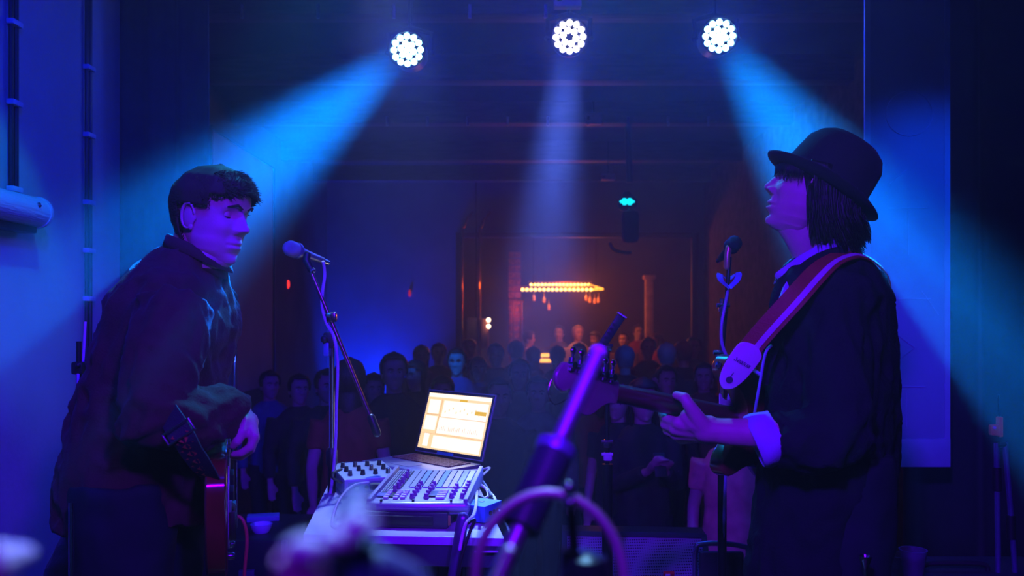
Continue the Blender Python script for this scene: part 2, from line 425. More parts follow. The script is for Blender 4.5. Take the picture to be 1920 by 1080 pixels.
# bar area -------------------------------------------------------------
EM = lambda n, c, s: mat(n, (.8, .6, .4), .5, emit=c, es=s)
ch = thing('bulb_chandelier', at(1055, 540, 14.5), 'long hanging frame with two rows of glowing yellow bulbs over the bar', 'chandelier')
for r_, (pa, pb, py, Y) in enumerate(((996, 1104, 534, 15.2), (980, 1108, 543, 14.4))):
    n = 17; a = at(pa, py, Y); b_ = at(pb, py, Y)
    MB().box((a + b_) / 2 + V((0, 0, .05)), ((b_ - a).length + .1, .04, .03), bev=.004).build('rail', mat('brass', (.6, .35, .1), .3, .8), ch)
    for k in range(n):
        c = a + (b_ - a) * k / (n - 1)
        MB().ball(c, .027, 8, 5).build('bulb', EM('bulb_glow', (1, .42, .08), 9), ch)
e0, e1 = at(1104, 534, 15.2), at(1130, 542, 14.8); e2 = at(1108, 543, 14.4)
MB().tube([e0, e1, e2], .02, 6).build('end_bar', EM('bar_glow', (1, .35, .03), 3), ch)
for px in (1000, 1118):
    c = at(px, 534, 14.8); MB().cyl(c, (c.x, c.y, CZ), .008, seg=6).build('hanger_rod', M_BLKM(), ch)
GL = mat('glass_amber', (.9, .5, .2), .15, .3)
for k, (px, py) in enumerate(((1001, 556), (1020, 560), (1029, 574), (1099, 556), (1106, 560), (1115, 562), (1122, 560))):
    c = at(px, py, 14.6)
    o = MB().lathe(c, [(.028, -.07), (.03, 0), (.012, .03), (.004, .05), (.004, .1), (.02, .105)], 10).build('hanging_glass', GL, base=c)
    tag(o, 'amber-lit glass hanging upside down under the bulb chandelier, %s from the left' % ['first', 'second', 'third', 'fourth', 'fifth', 'sixth', 'last'][k], 'glass', 'glasses hanging over the bar')
    MB().cyl(c + V((0, 0, .1)), (c.x, c.y, CZ), .003, seg=5).build('hook', M_BLKM(), o).location = -c
c1 = at(965, 560, 12.8)
t = thing('brick_column', (c1.x, 12.8, HF), 'orange-lit brick column at the left of the bar', 'column')
MB().box((c1.x, 12.8, .8), (.17, .17, 2.8)).build('core', mat('mortar', (.25, .16, .12), .9), t, smooth=False)
BRK = mat('brick_orange', (.5, .16, .06), .8, var=.4, scale=20); nb = 0; proto = None
for k in range(20):
    z = .35 + k * .1
    for s_ in ((-.047, .047) if k % 2 else (0,)):
        wd = .088 if k % 2 else .18
        if proto is None or True:
            MB().box((c1.x + s_, 12.71 + random.uniform(-.006, .004), z), (wd, .03, .085), bev=.004).build('brick', BRK, t)
t2 = thing('pipe_rack', (.1, 12.6, HF), 'thin dark rack frame beside the orange brick column', 'rack')
for px in (962, 978): MB().cyl(at(px, 565, 12.6), V((at(px, 660, 12.6).x, 12.6, HF)), .012, seg=8).build('upright', mat('rack_metal', (.25, .12, .06), .5, .5), t2)
for py in (565, 598): MB().cyl(at(960, py, 12.6), at(982, py, 12.6), .01, seg=8).build('rung', mat('rack_metal', (0, 0, 0)), t2)
c2 = at(1217, 590, 14)
t = thing('plaster_column', (c2.x, 14, HF), 'pale plaster column to the right of the bar', 'column')
MB().box((c2.x, 14, .7), (.13, .13, 2.6), bev=.01).build('shaft', mat('column_plaster', (.4, .3, .3), .9, var=.3, scale=8), t)
MB().box((c2.x, 14, 1.98), (.19, .19, .07), bev=.01).build('capital', mat('column_plaster', (0, 0, 0)), t)
t = thing('bar_counter', (.9, 15.5, HF), 'long dark bar counter under the chandelier', 'counter')
MB().box((1.2, 15.6, .35), (3.4, .5, .06), bev=.01).build('top', mat('counter_wood', (.2, .08, .03), .3, var=.3, scale=4), t)
MB().box((1.2, 15.6, -.13), (3.3, .42, .9)).build('front', mat('counter_front', (.08, .04, .03), .6), t, smooth=False)
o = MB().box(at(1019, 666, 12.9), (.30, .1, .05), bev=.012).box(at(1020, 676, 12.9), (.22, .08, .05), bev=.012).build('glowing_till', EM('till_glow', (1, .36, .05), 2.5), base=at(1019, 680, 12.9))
MB().box((at(1019, 0, 12.9).x, 12.95, .02), (.34, .2, 1.22)).build('pedestal', M_BLK(), o).location = -at(1019, 680, 12.9)
tag(o, 'bright yellow-orange lit till between the dark heads near the bar', 'till')
# light points over the loudspeaker at the door
t = thing('hung_loudspeaker', at(897, 630, 11.6), 'grey loudspeaker box hung left of the doorway with two bright lamps beside it', 'loudspeaker')
MB().box(at(890, 625, 11.6), (.20, .2, .42), bev=.015).build('cabinet', mat('grey_box', (.35, .3, .33), .6), t)
MB().box(at(909, 625, 11.55), (.10, .2, .40), bev=.01).build('side_panel', mat('orange_side', (.5, .16, .08), .6), t)
for py in (600, 612): MB().ball(at(916, py, 11.4), .03, 10, 6).build('lamp_bulb', EM('warm_bulb', (1, .7, .5), 5), t)
MB().cyl(at(893, 600, 11.6), (at(893, 0, 11.6).x, 11.6, CZ), .012, seg=6).build('hanger_rod', M_BLKM(), t)
for k, px in enumerate((866, 899)):
    a = at(px, 0, 11.5)
    o = MB().tube(smooth_path([(a.x, 11.5, HF), (a.x, 11.5, 2.2), (a.x + .03, 11.5, 2.55), (a.x + .14, 11.55, 2.75)]), .02, 10).build('brass_pipe', mat('brass_dark', (.6, .25, .08), .25, .9), base=(a.x, 11.5, HF))
    tag(o, ['thin brass pipe left of the hung loudspeaker catching an orange glint', 'thin brass pipe right behind the hung loudspeaker catching an orange glint'][k], 'pipe', 'brass pipes by the doorway')
o = MB().ball(at(540, 533, 9.9), (.018, .018, .05)).build('red_lamp', mat('red_glow', (.5, .02, .02), .4, emit=(1, .03, .02), es=2.5), base=at(543, 545, 9.9)); tag(o, 'tiny red glowing lamp on the left hall wall below the left microphone', 'lamp')
o = MB().ball(at(768, 550, 11.985), (.02, .02, .05)).build('red_lamp', mat('red_glow_dim', (.5, .02, .02), .4, emit=(1, .03, .05), es=.4), base=at(768, 555, 11.985)); tag(o, 'faint dark red lamp on the rear wall left of the doorway', 'lamp')

# hung moving head with teal lenses
q = at(1178, 380, 8.0)
t = thing('moving_head_light', q, 'dark moving stage light with a small teal lens cluster hanging from the ceiling', 'stage light')
MB().box((q.x, 8.05, CZ - .06), (.24, .22, .12), bev=.02).build('base', M_BLK(), t)
MB().tube(smooth_path([(q.x, 8.05, CZ - .1), (q.x + .02, 8.05, q.z + .2)]), .03, 10).build('stem', M_BLK(), t)
MB().lathe((q.x, 8.05, q.z - .005), [(.06, -.05), (.09, -.03), (.095, .02), (.06, .07), (.03, .12)], 18, axis=(0, .4, 1)).build('head', M_BLK(), t)
for k in range(7):
    a = k / 6 * 2 * pi; rr = 0 if k == 6 else .045
    MB().ball((q.x - .02 + rr * 1.1 * cos(a), 7.95 - .02, q.z + rr * .5 * sin(a)), (.022, .008, .014), 10, 6).build('lens', EM('teal_glow', (.0, .6, .75), 2.2), t)
yk = at(1182, 425, 8.0)
MB().box(yk, (.16, .14, .3), bev=.05).build('hanging_body', M_BLK(), t)
MB().tube(smooth_path([at(1143, 455, 7.9), at(1150, 467, 7.9), at(1166, 473, 7.9), at(1184, 474, 7.9)]), .015, 8).build('highlight_strip', mat('gold_highlight', (.9, .6, .25), .2, 1.0), t)  # gold strip stands in for a highlight on the hanging body
MB().cyl(at(1182, 405, 8.0), (q.x, 8.05, q.z + .05), .02, seg=8).build('bracket', M_BLKM(), t)

# LED stage lamps ------------------------------------------------------
LCOL = [(.35, .85, 1.0), (.85, .8, 1.0), (.35, .85, 1.0)]
for i, (p, tg, c, e, s_, lab) in enumerate(PARS):
    d = (tg - p).normalized(); d = (d + V((0, -1.4, .2))).normalized()   # the lens plate faces out more than the beam's centre
    t = thing('stage_lamp', p, lab, 'stage light', 'LED lamps over the stage front')
    a = d.orthogonal().normalized(); b = d.cross(a)
    MB().lathe(p - d * .20, [(.05, -.01), (.085, 0), (.10, .03), (.102, .19), (.11, .195), (.11, .205), (.098, .205), (.096, .19)], 28, axis=d).build('can', M_BLKM(), t)
    MB().lathe(p - d * .016, [(.094, 0), (.094, .006)], 28, axis=d).build('face_plate', M_BLK(), t)
    EMM = mat('lens_glow_%s' % ('cyan' if i != 1 else 'white'), (.8, .8, .8), .4, emit=LCOL[i], es=14)
    pts = [(0, 0)] + [(.038, k * 60) for k in range(6)] + [(.077, k * 30 + 15) for k in range(12)]
    if i == 1: pts = pts[1:]
    for r_, an in pts:
        MB().lathe(p - d * .010 + (a * cos(R(an)) + b * sin(R(an))) * r_, [(.0175, 0), (.0165, .006), (.011, .011), (.003, .013)], 12, axis=d).build('lens', EMM, t)
    yz = V((1, 0, 0))
    MB().tube([p - d * .1 + yz * .12, p - d * .1 + yz * .125 + V((0, .02, .12)), p - d * .1 + V((0, .04, .16)), p - d * .1 - yz * .125 + V((0, .02, .12)), p - d * .1 - yz * .12], .008, 8, flat=2).build('yoke', M_BLKM(), t)
    MB().cyl(p - d * .1 + V((0, .04, .15)), (p.x - d.x * .1, p.y - d.y * .1 + .04, CZ - .01), .012, seg=8).build('hanger', M_BLKM(), t)
    MB().ball(p - d * .1 + yz * .13, .016).ball(p - d * .1 - yz * .13, .016).build('pivot_knob', M_BLK(), t)
# ------------------------------------------------------------------ heads
TF = [(-.122, .02), (-.117, .050), (-.108, .064), (-.09, .071), (-.06, .076), (-.02, .078), (.01, .077), (.03, .081), (.045, .085), (.065, .086), (.085, .077), (.105, .053), (.121, .0)]
TB = [(-.122, .0), (-.115, .01), (-.09, .035), (-.06, .062), (-.04, .078), (-.01, .095), (.03, .104), (.06, .1), (.085, .082), (.105, .055), (.121, .0)]
TW = [(-.122, .012), (-.115, .028), (-.1, .043), (-.08, .056), (-.05, .066), (-.02, .071), (.02, .076), (.05, .076), (.085, .062), (.105, .042), (.121, .0)]
TN = [(-.036, 0), (-.03, .014), (-.022, .033), (-.014, .034), (0, .024), (.014, .014), (.026, .004), (.034, 0)]


def gau(a, s): return exp(-(a / s) ** 2)


def head_surf(z, th, off=0.0, p=None):
    p = p or {}
    c, s = cos(th), sin(th)
    Fv, Bv, W = lerp(TF, z), lerp(TB, z), lerp(TW, z) * p.get('wide', 1)
    if z > .035 and p.get('flat'): Fv *= 1 - p['flat'] * min(1, (z - .035) / .05)
    ex = 0.86
    cc = math.copysign(abs(c) ** ex, c); ss = math.copysign(abs(s) ** ex, s)
    nn = (abs(cc) ** 2.2 + abs(ss) ** 2.2) ** (1 / 2.2); cc /= max(nn, .3); ss /= max(nn, .3)
    x = (Fv if c > 0 else Bv) * cc; y = W * ss
    if c > 0 and off == 0:
        ay = abs(y)
        wn = .0075 + .008 * max(0, min(1, (-z + .01) / .03))
        x += lerp(TN, z) * p.get('nose', 1) * gau(y, wn)
        x += .010 * gau(ay - .0155, .006) * gau(z + .025, .008)                   # nostril wings
        x -= .013 * gau(ay - .031, .015) * gau(z - .014, .012)                    # sockets
        x += .005 * gau(ay - .032, .018) * gau(z - .034, .007)                    # brows
        x += .006 * gau(ay - .045, .018) * gau(z + .018, .018)                    # cheekbones
        op = p.get('open', 0)
        x += .009 * gau(y, .024) * gau(z + .060, .022)                            # mouth mound
        x += .012 * gau(y, .020) * gau(z + .103, .013)                            # chin
        x -= .004 * gau(y, .020) * gau(z + .083, .006)
        lw = gau(y, .020)
        x += .0035 * lw * gau(z + .0535, .0045) + .004 * lw * gau(z + .069, .005)
        x -= (.004 + op) * gau(y, .019) * gau(z + .0612, .0022 + op * .25)
        x -= .0025 * gau(ay - .026, .005) * gau(z + .062, .005)
        x -= .003 * gau(ay - .030, .008) * gau(z + .045, .014)                    # fold beside the mouth
        x -= .0025 * gau(y, .0035) * gau(z + .042, .007)
        if p.get('jowl'): x += 0
    if p.get('jowl') and off == 0:
        y += math.copysign(p['jowl'] * gau(z + .075, .03) * gau(c - .2, .6), s) if abs(s) > .05 else 0
    return V((x * (1 + off / .09), y * (1 + off / .075), z))


def head_mb(p=None, nz=54, nt=56, ears=True):
    us = [i / (nz - 1) for i in range(nz)]; zs = [-.1215 + .2425 * (.35 * (.5 - .5 * cos(pi * q)) + .65 * q) for q in us]
    ths = [2 * pi * k / nt - .45 * sin(2 * pi * k / nt) for k in range(nt)]
    m = MB().rings([[head_surf(z, t, 0, p) for t in ths] for z in zs])
    if ears:
        wv = (p or {}).get('wide', 1)
        for sd in (-1, 1):
            c = V((-.008, sd * .0745 * wv, -.004)); rings = []
            for q in range(14):  # helix
                a = -2.2 + q / 13 * 4.9
                rings.append(c + V((-.019 * cos(a + .2) * 1.0 - .003, sd * (.010 + .003 * sin(a)), .031 * sin(a + .2))))
            m.tube(rings, [.0022 + .0018 * sin(q / 13 * pi) for q in range(14)], 7, ends=True)
            m.ball(c + V((-.002, sd * .0055, 0)), (.0185, .0065, .030), 12, 8)
            m.ball(c + V((.006, sd * .006, -.026)), (.007, .004, .009), 8, 6)
            m.ball(c + V((.012, sd * .003, -.004)), (.005, .006, .008), 8, 6)
    return m


def eyes_mb(open_=True, p=None):
    e = MB()
    for s in (-1, 1): e.ball((.0545, s * .031, .0135), .0125, 14, 10)
    return e


def lids_mb(drop=.4):
    e = MB()
    for s in (-1, 1):
        for up in (1, -1):
            out = []
            for i in range(5):
                el = R((90 if up > 0 else -90) + (0)) if False else None
                out.append(None)
    return e


def mrot(fwd, pitch_up, roll=0):
    "matrix for a head whose +X looks along fwd (horizontal), tilted up by pitch_up degrees"
    yaw = math.atan2(fwd[1], fwd[0])
    return Matrix.Rotation(yaw, 3, 'Z') @ Matrix.Rotation(R(-pitch_up), 3, 'Y') @ Matrix.Rotation(R(roll), 3, 'X')


def hair_cap(p, region, off=.008, nz=34, nt=64, grooves=22, seed=1, drop=None, jitter=.002, sag=0.0):
    """scalp shell: region(z, th)->True where hair grows; drop(th)->lowest z of hanging hair"""
    rnd = random.Random(seed)
    vs = []; fs = []; idx = {}
    zs = [-.20 + .3285 * i / (nz - 1) for i in range(nz)]
    for i, z in enumerate(zs):
        for k in range(nt):
            th = 2 * pi * k / nt
            if not region(z, th): continue
            zz = min(max(z, -.06), .1195); q = head_surf(zz, th, off + jitter * sin(grooves * th + 3 * sin(z * 30)) + .002 * sin(7 * th + z * 40), p)
            if z < -.06:
                base = head_surf(-.02, th, off + .004, p); kf = min(1, (-.06 - z) / .1)
                q = V((q.x * (1 - kf) + base.x * kf * (1 - .2 * kf), q.y * (1 - kf) + base.y * kf * (1 - .15 * kf), z))
            if z > .1195: q.z = .1195
            idx[i, k] = len(vs); vs.append(q + V((sag * min(0, z + .06), 0, off * 1.7 * max(0, z) / .12)))
    for i in range(nz - 1):
        for k in range(nt):
            k2 = (k + 1) % nt
            ids = [idx.get((i, k)), idx.get((i, k2)), idx.get((i + 1, k2)), idx.get((i + 1, k))]
            if None not in ids: fs.append(tuple(ids))
    if (nz - 1, 0) in idx:
        vs.append(V((-.005, 0, .1195 + off * 1.7))); c = len(vs) - 1
        for k in range(nt):
            a, b = idx.get((nz - 1, k)), idx.get((nz - 1, (k + 1) % nt))
            if a is not None and b is not None: fs.append((a, b, c))
    return MB().add(vs, fs)


def solid(o, t):
    s = o.modifiers.new('s', 'SOLIDIFY'); s.thickness = t; s.offset = 0; return o


def rots(mb, M, o): return mb.xf(lambda q: M @ q + V(o))


def torso(mb, rr, seg=28):
    "rr: (x,y,z,a(side),b(depth),yaw of facing in deg, lean)"
    out = []
    for (x, y, z, a, b, yaw) in rr:
        f = V((cos(R(yaw)), sin(R(yaw)), 0)); l = V((-f.y, f.x, 0))
        ring = []
        for k in range(seg):
            t = 2 * pi * k / seg; c, s = cos(t), sin(t)
            n = (abs(c) ** 2.5 + abs(s) ** 2.5) ** (1 / 2.5)
            ring.append(V((x, y, z)) + f * (b * c / n) + l * (a * s / n))
        out.append(ring)
    return mb.rings(out)


def wrinkle(mb, amp, sc_=(7, 7, 3), seed=0, extra=None):
    def fn(c):
        q = V((c.x * sc_[0] + seed, c.y * sc_[1], c.z * sc_[2]))
        a = noise.noise(q) + .5 * noise.noise(q * 2.1)
        a = 1 - abs(a) * 2.2
        return amp * (a - .4) + (extra(c) if extra else 0)
    return mb.displace(fn)


def shoe(mb, heel, fdir, L=.28):
    f = V(fdir).normalized(); s = V((-f.y, f.x, 0)); h = V(heel)
    prof = [(-.02, .030, .09), (.0, .036, .10), (.06, .038, .10), (.12, .040, .075), (.17, .047, .06), (.22, .045, .048), (.26, .030, .035), (.275, .012, .02)]
    out = []
    for d, w_, t in prof:
        c = h + f * d * L / .28
        out.append([c + s * (w_ * cos(2 * pi * k / 16)) + V((0, 0, max(.0, t * .5 + t * .5 * sin(2 * pi * k / 16)))) for k in range(16)])
    return mb.rings(out)


SK = M_SKIN()
HAIRD = mat('dark_hair', (.010, .007, .006), .45, spec=.25, bump=.4, bscale=90, stretch=(1, 1, .15))

# ================================================================== man in the hat (right)
RB = V((.80, 2.22, 0))
man = thing('person', RB, 'man in a dark felt hat and dark coat playing guitar, seen from the side', 'person')
HO = V((.755, 2.18, 1.611)); HM = mrot((-.985, .17), 17)
pr = dict(wide=.96, open=.004, nose=.82, flat=.36)
# body: one continuous skin
bd = MB()
bd.tube([(.80, 2.2, 1.36), (.80, 2.195, 1.45), (.775, 2.185, 1.54), (.765, 2.18, 1.60)], [.085, .062, .056, .056], 16, ends=True)
bd.tube([HO + HM @ V((.03, 0, -.085)), (.735, 2.188, 1.50), (.775, 2.2, 1.43)], [.035, .040, .045], 14, ends=True)
torso(bd, [(.83, 2.22, .86, .13, .09, 145), (.83, 2.22, 1.0, .13, .09, 145), (.83, 2.2, 1.2, .14, .09, 145), (.82, 2.2, 1.32, .13, .075, 145), (.81, 2.2, 1.38, .07, .06, 145)])
LS, LE, LWp = V((.775, 2.06, 1.36)), V((.75, 1.965, 1.015)), V((.463, 1.985, 1.02))
bd.tube([LS + V((.02, .05, -.06)), (LS + LE) / 2, LE, LE * .72 + LWp * .28, LE * .4 + LWp * .6, LWp], [.05, .045, .043, .045, .037, .029], 16, ends=True)
RS, RE, RW = V((.88, 2.36, 1.36)), V((.90, 2.52, 1.08)), V((.70, 2.46, .97))
bd.tube([RS + V((0, -.05, -.06)), (RS + RE) / 2, RE, (RE + RW) / 2, RW], [.05, .045, .04, .035, .029], 16, ends=True)
bd.tube([RW, RW + V((-.05, -.02, -.03)), RW + V((-.10, -.03, -.06))], [.03, .035, .03], 12, ends=True, flat=.55)
for hx, hy, kx, ky in ((.84, 2.12, .82, 2.08), (.84, 2.32, .80, 2.40)):
    bd.tube([(hx, hy, .90), (kx, ky, .50), (kx + .02, ky, .10), (kx + .01, ky, .06)], [.09, .06, .04, .04], 14, ends=True)
bd = bd.remesh(.011, 6)
# left hand on the neck, modelled finer
A = at
hd = MB()
hd.tube([LE * .35 + LWp * .65, A(1350, 808, 1.985), A(1322, 806, 1.985)], [.034, .030, .031], 16, ends=True)
wr = A(1330, 807, 1.985)
for k, (px, py, Y, r_) in enumerate(((1272, 793, 2.0, .0135), (1266, 804, 2.015, .0135), (1268, 814, 2.035, .013), (1277, 822, 2.055, .012))):
    hd.tube([wr + V((0, .004 * k, .012 - .008 * k)), (wr + A(px, py, Y)) / 2 + V((0, 0, -.002)), A(px, py, Y)], [.024, .019, r_ + .003], 12, ends=True)
hd.tube([A(1320, 800, 1.98), A(1300, 790, 1.985), A(1290, 782, 1.99)], [.026, .026, .02], 12, ends=True)
# thumb over the top of the neck
hd.tube([A(1318, 800, 1.975), A(1304, 778, 1.965), A(1290, 757, 1.96)], [.022, .0175, .0145], 12, ends=True)
hd.tube([A(1290, 757, 1.96), A(1284, 746, 1.963), A(1268, 741, 1.985)], [.0145, .0135, .0105], 12, ends=True)
# fingers: knuckle, middle joint, tip curling round under the neck to its far side
FG = [((1272, 793, 2.0), (1248, 784, 2.035), (1241, 776, 2.075), (1247, 762, 2.085)),
      ((1266, 804, 2.015), (1246, 797, 2.045), (1244, 786, 2.085), (1256, 768, 2.09)),
      ((1268, 814, 2.035), (1250, 808, 2.06), (1252, 795, 2.095), (1266, 775, 2.095)),
      ((1277, 822, 2.055), (1262, 817, 2.075), (1264, 804, 2.10), (1277, 783, 2.10))]
for k, ch_ in enumerate(FG):
    hd.tube([A(*q) for q in ch_], [[.0125, .0115, .0105, .0085], [.0125, .0115, .0105, .0085], [.012, .011, .010, .008], [.0105, .0095, .009, .007]][k], 10, ends=True)
hd = hd.remesh(.0036, 3, .4)
bd.join(hd); bd.join(rots(head_mb(pr, 150, 130), HM, HO))
bd.build('body', SK, man, smooth='full')
e = MB(); rots(eyes_mb(), HM, HO).build('eyes', mat('eye_white', (.8, .8, .8), .2), man)
# thumb nail
MB().ball(A(1268, 737, 1.985), (.007, .005, .003)).build('thumb_nail', mat('nail', (.8, .55, .5), .25), man)
# brows
eb = MB()
for s in (-1, 1): eb.tube([HM @ V((.090, s * .012, .034)) + HO, HM @ V((.088, s * .03, .041)) + HO, HM @ V((.074, s * .048, .034)) + HO], [.002, .003, .0015], 6, ends=True)
eb.build('eyebrows', HAIRD, man)
# long dark hair: cap plus hanging clumps
reg = lambda z, th: (abs((th + pi) % (2 * pi) - pi) > (1.72 if z < -.04 else 1.5 if z < .03 else 1.45 - (z - .03) * 14)) and z < .052 and (z > -.135 - .02 * sin(th * 9) + .02 * cos(th))
hc = hair_cap(pr, reg, off=.016, seed=2, jitter=.003, sag=.3)
solid(rots(hc, HM, HO).build('hair', HAIRD, man, smooth='full'), .006)
hs = MB(); rnd = random.Random(5)
for k in range(900):
    th = rnd.uniform(1.5, 2 * pi - 1.5); z0 = rnd.uniform(-.03, .042); ln_ = rnd.uniform(.085, .125) - .03 * (abs(th - pi) > 1.6)
    p0 = head_surf(z0, th, .018, pr); out = [p0]
    q = V(p0); dv = V((q.x, q.y, 0)).normalized()
    for j in range(1, 5):
        t = j / 4; zz = z0 - ln_ * t
        b_ = head_surf(max(zz, -.03), th, .022 + rnd.uniform(0, .006), pr)
        back = max(0, -cos(th))
        out.append(V((b_.x, b_.y, zz)) + dv * (.012 * t * t * (1 if rnd.random() < .7 else 2.2)) + V((-.012 * back * t - .3 * ln_ * t, 0, 0)))
    hs.tube([HM @ p + HO for p in out], [.0022, .003, .003, .002, .0004], 4)
for k in range(70):   # fringe swept over the brow and cheek side
    th = -1.25 + 2.5 * k / 69; p0 = head_surf(.055, th, .004, pr); p1 = head_surf(.038, th, .012, pr) ; p2 = head_surf(.026 - rnd.uniform(0, .016) - .02 * abs(th), th + .05, .013, pr)
    hs.tube([HM @ p + HO for p in (p0, p1, p2)], [.0028, .0025, .0005], 4)
for k in range(150):   # locks in front of the ears down to the jaw
    sd = -1 if k % 2 else 1; x0 = rnd.uniform(-.02, .022)
    pts_ = [V((x0 + .01, sd * (.066 + .01 * rnd.random()), .03)), V((x0 - .002, sd * .084, .0)), V((x0 - .025, sd * .085, -.05)), V((x0 - .045, sd * .080, -.09 - rnd.uniform(0, .04)))]
    hs.tube([HM @ p + HO for p in pts_], [.0025, .003, .0025, .0005], 4)
for k in range(40):   # flick at the nape
    a_ = A(1595 + rnd.uniform(-10, 12), 400 + rnd.uniform(-8, 8), 2.16 + rnd.uniform(-.04, .05)); e_ = A(1612 + rnd.uniform(0, 22), 452 + rnd.uniform(-16, 8), 2.16)
    hs.tube(smooth_path([a_, (a_ + e_) / 2 + V((.012, 0, 0)), e_], 3), [.002] * 6 + [.0005], 4)
tag(hs.build('hair_strands', HAIRD, man, smooth='full'), kind='stuff')
# hat
HC = A(1536, 355, 2.175)
hr = mrot((-.985, .17), 33.5)
FELT = mat('black_felt', (.014, .011, .016), .85, spec=.2, bump=.12, bscale=240, sheen=.05)
hatp = MB(); N = 48
def brim(t, r_):
    c, s = cos(t), sin(t); a, b = .115 + (.160 - .115) * r_, .092 + (.150 - .092) * r_
    z = .006 * (max(0, -c) ** 1.5) * r_ ** 1.5 + .018 * (abs(s) ** 3) * r_ ** 2 + .012 * max(0, c) ** 2 * r_
    return V((a * c, b * s, z))
out = [[hr @ (brim(2 * pi * k / N, r_) + V((0, 0, th_))) + HC for k in range(N)] for r_, th_ in ((0, 0), (.35, 0), (.7, 0), (.97, 0), (1, .002), (.97, .004), (.7, .004), (.35, .004), (0, .004))]
hatp.rings(out, cap=False, close=True)
def crown(t, h):
    c, s = cos(t), sin(t)
    tb = [(0, 1.0), (.05, .985), (.095, .95), (.118, .86), (.130, .70), (.134, .45), (.130, .2), (.127, 0.0)]
    k = 0
    u = h
    i = min(int(u * 7), 6); f = u * 7 - i
    z = tb[i][0] * (1 - f) + tb[i + 1][0] * f; sc_ = tb[i][1] * (1 - f) + tb[i + 1][1] * f
    a = (.114 if c < 0 else .114 - .014 * min(1, z / .12)) * sc_; b = .091 * sc_
    b *= 1 - .14 * max(0, c) ** 3 * min(1, z / .1)                         # front pinch
    d = -.016 * gau(s * sc_, .28) * min(1, max(0, (z - .1) / .03))        # lengthwise crease
    return V((a * c, b * s, (z + d) * 1.1))
hatp.rings([[hr @ crown(2 * pi * k / N, h / 28) + HC for k in range(N)] for h in range(29)], cap=False)
hat = hatp.build('hat', FELT, man, smooth='full')
bnd = MB().rings([[hr @ (V((cos(2 * pi * k / N) * (.1145 - .004 * (h > 0)), sin(2 * pi * k / N) * .0932, .004 + h * .028))) + HC for k in range(N)] for h in (0, 1)], cap=False)
solid(bnd.build('hat_band', mat('grosgrain', (.01, .01, .012), .5), hat), .002)
# shirt: collar, placket, cuff
SHIRT = mat('pale_blue_shirt', (.45, .52, .72), .75, bump=.15, bscale=200)
cl = MB(); rg = []
for h, (dr, dz) in enumerate(((.0, .0), (.012, .022), (.016, .045), (.020, .048), (.026, .034), (.034, .006))):
    ring = []
    for k in range(40):
        t = 2 * pi * k / 40; f_ = max(0, cos(t - R(172)))
        ring.append(V((.790, 2.195, 1.433)) + V((cos(t) * (.063 + dr * (1 + .5 * f_ * (h > 3))), sin(t) * (.060 + dr), dz - .045 * f_ * (1 + (h > 3) * .2) + .012 * cos(t))))
    rg.append(ring)
cl.rings(rg, cap=False)
solid(cl.build('shirt_collar', SHIRT, man), .002)
fl = MB()  # the collar point standing out in front, and the button band beneath it
fl.rings([[A(1545, 455, 2.12), A(1548, 470, 2.11), A(1542, 470, 2.11)], [A(1500, 478, 2.10), A(1506, 506, 2.09), A(1500, 506, 2.10)], [A(1454, 512, 2.12), A(1490, 528, 2.11), A(1484, 530, 2.12)], [A(1452, 518, 2.13), A(1470, 532, 2.13), A(1466, 532, 2.14)]])
fl.tube([A(1486, 520, 2.12), A(1474, 550, 2.08), A(1462, 580, 2.06), A(1450, 602, 2.06)], [.022, .020, .016, .008], 8, flat=.5)
fl.build('shirt_front', SHIRT, man)
MB().ball(A(1478, 523, 2.105), .005).build('collar_button', M_WHITE(), man)
# jacket
JK = mat('dark_wool_coat', (.013, .010, .018), .9, spec=.15, bump=.3, bscale=160, sheen=.0)
jk = MB()
Y0 = 145
torso(jk, [(.80, 2.24, .60, .225, .17, Y0), (.815, 2.24, .75, .235, .165, Y0), (.83, 2.23, .92, .228, .160, Y0), (.835, 2.22, 1.10, .222, .155, Y0), (.835, 2.215, 1.24, .222, .150, Y0),
           (.83, 2.205, 1.34, .215, .135, Y0), (.825, 2.20, 1.395, .185, .115, Y0), (.82, 2.2, 1.43, .12, .095, Y0), (.812, 2.2, 1.452, .075, .075, Y0)], 36)
jk.tube([V((.81, 2.10, 1.36)), (.775, 2.05, 1.26), (.765, 2.0, 1.13), V((.755, 1.97, 1.01)), V((.70, 1.962, .995)), A(1490, 826, 1.965), A(1450, 826, 1.97)], [.092, .084, .078, .080, .078, .070, .066], 18, ends=False)
jk.tube([RS, (RS + RE) / 2, RE, (RE + RW) / 2], [.08, .075, .07, .06], 16, ends=True)
jk = jk.remesh(.012, 6)
jk.xf(lambda q: q)
wrinkle(jk, .009, (8, 8, 3), 3)
wrinkle(jk, .012, (14, 14, 9), 8, extra=lambda c: .010 * gau(c.z - .99 - .12 * noise.noise(c * 9), .012) * (c.x > .66) * (c.y < 2.05) - .004)
jk.build('jacket', JK, man, smooth='full')
lp = MB()
lp.ribbon(smooth_path([A(1585, 468, 2.1), A(1530, 500, 2.09), A(1478, 560, 2.08), A(1448, 640, 2.08), A(1432, 720, 2.1)], 5), [(-.2, -1, .1)] * 21, [.02 + .045 * sin(pi * min(1, k / 18)) for k in range(21)], .006)
lp.build('lapel', JK, man)
cf = MB(); cc_ = A(1427, 826, 1.985); ax = (A(1395, 838, 1.985) - A(1460, 812, 1.975)).normalized(); s1 = ax.orthogonal().normalized(); s2 = ax.cross(s1)
cf.rings([[cc_ + ax * h + (s1 * cos(2 * pi * k / 32) + s2 * sin(2 * pi * k / 32)) * (r_ + .0025 * sin(5 * k / 32 * 2 * pi + h * 60)) for k in range(32)] for h, r_ in ((-.040, .060), (-.02, .064), (0, .066), (.014, .064), (.018, .060), (.012, .056), (-.03, .054))], cap=False)
cf.build('shirt_cuff', SHIRT, man)
tr = MB()
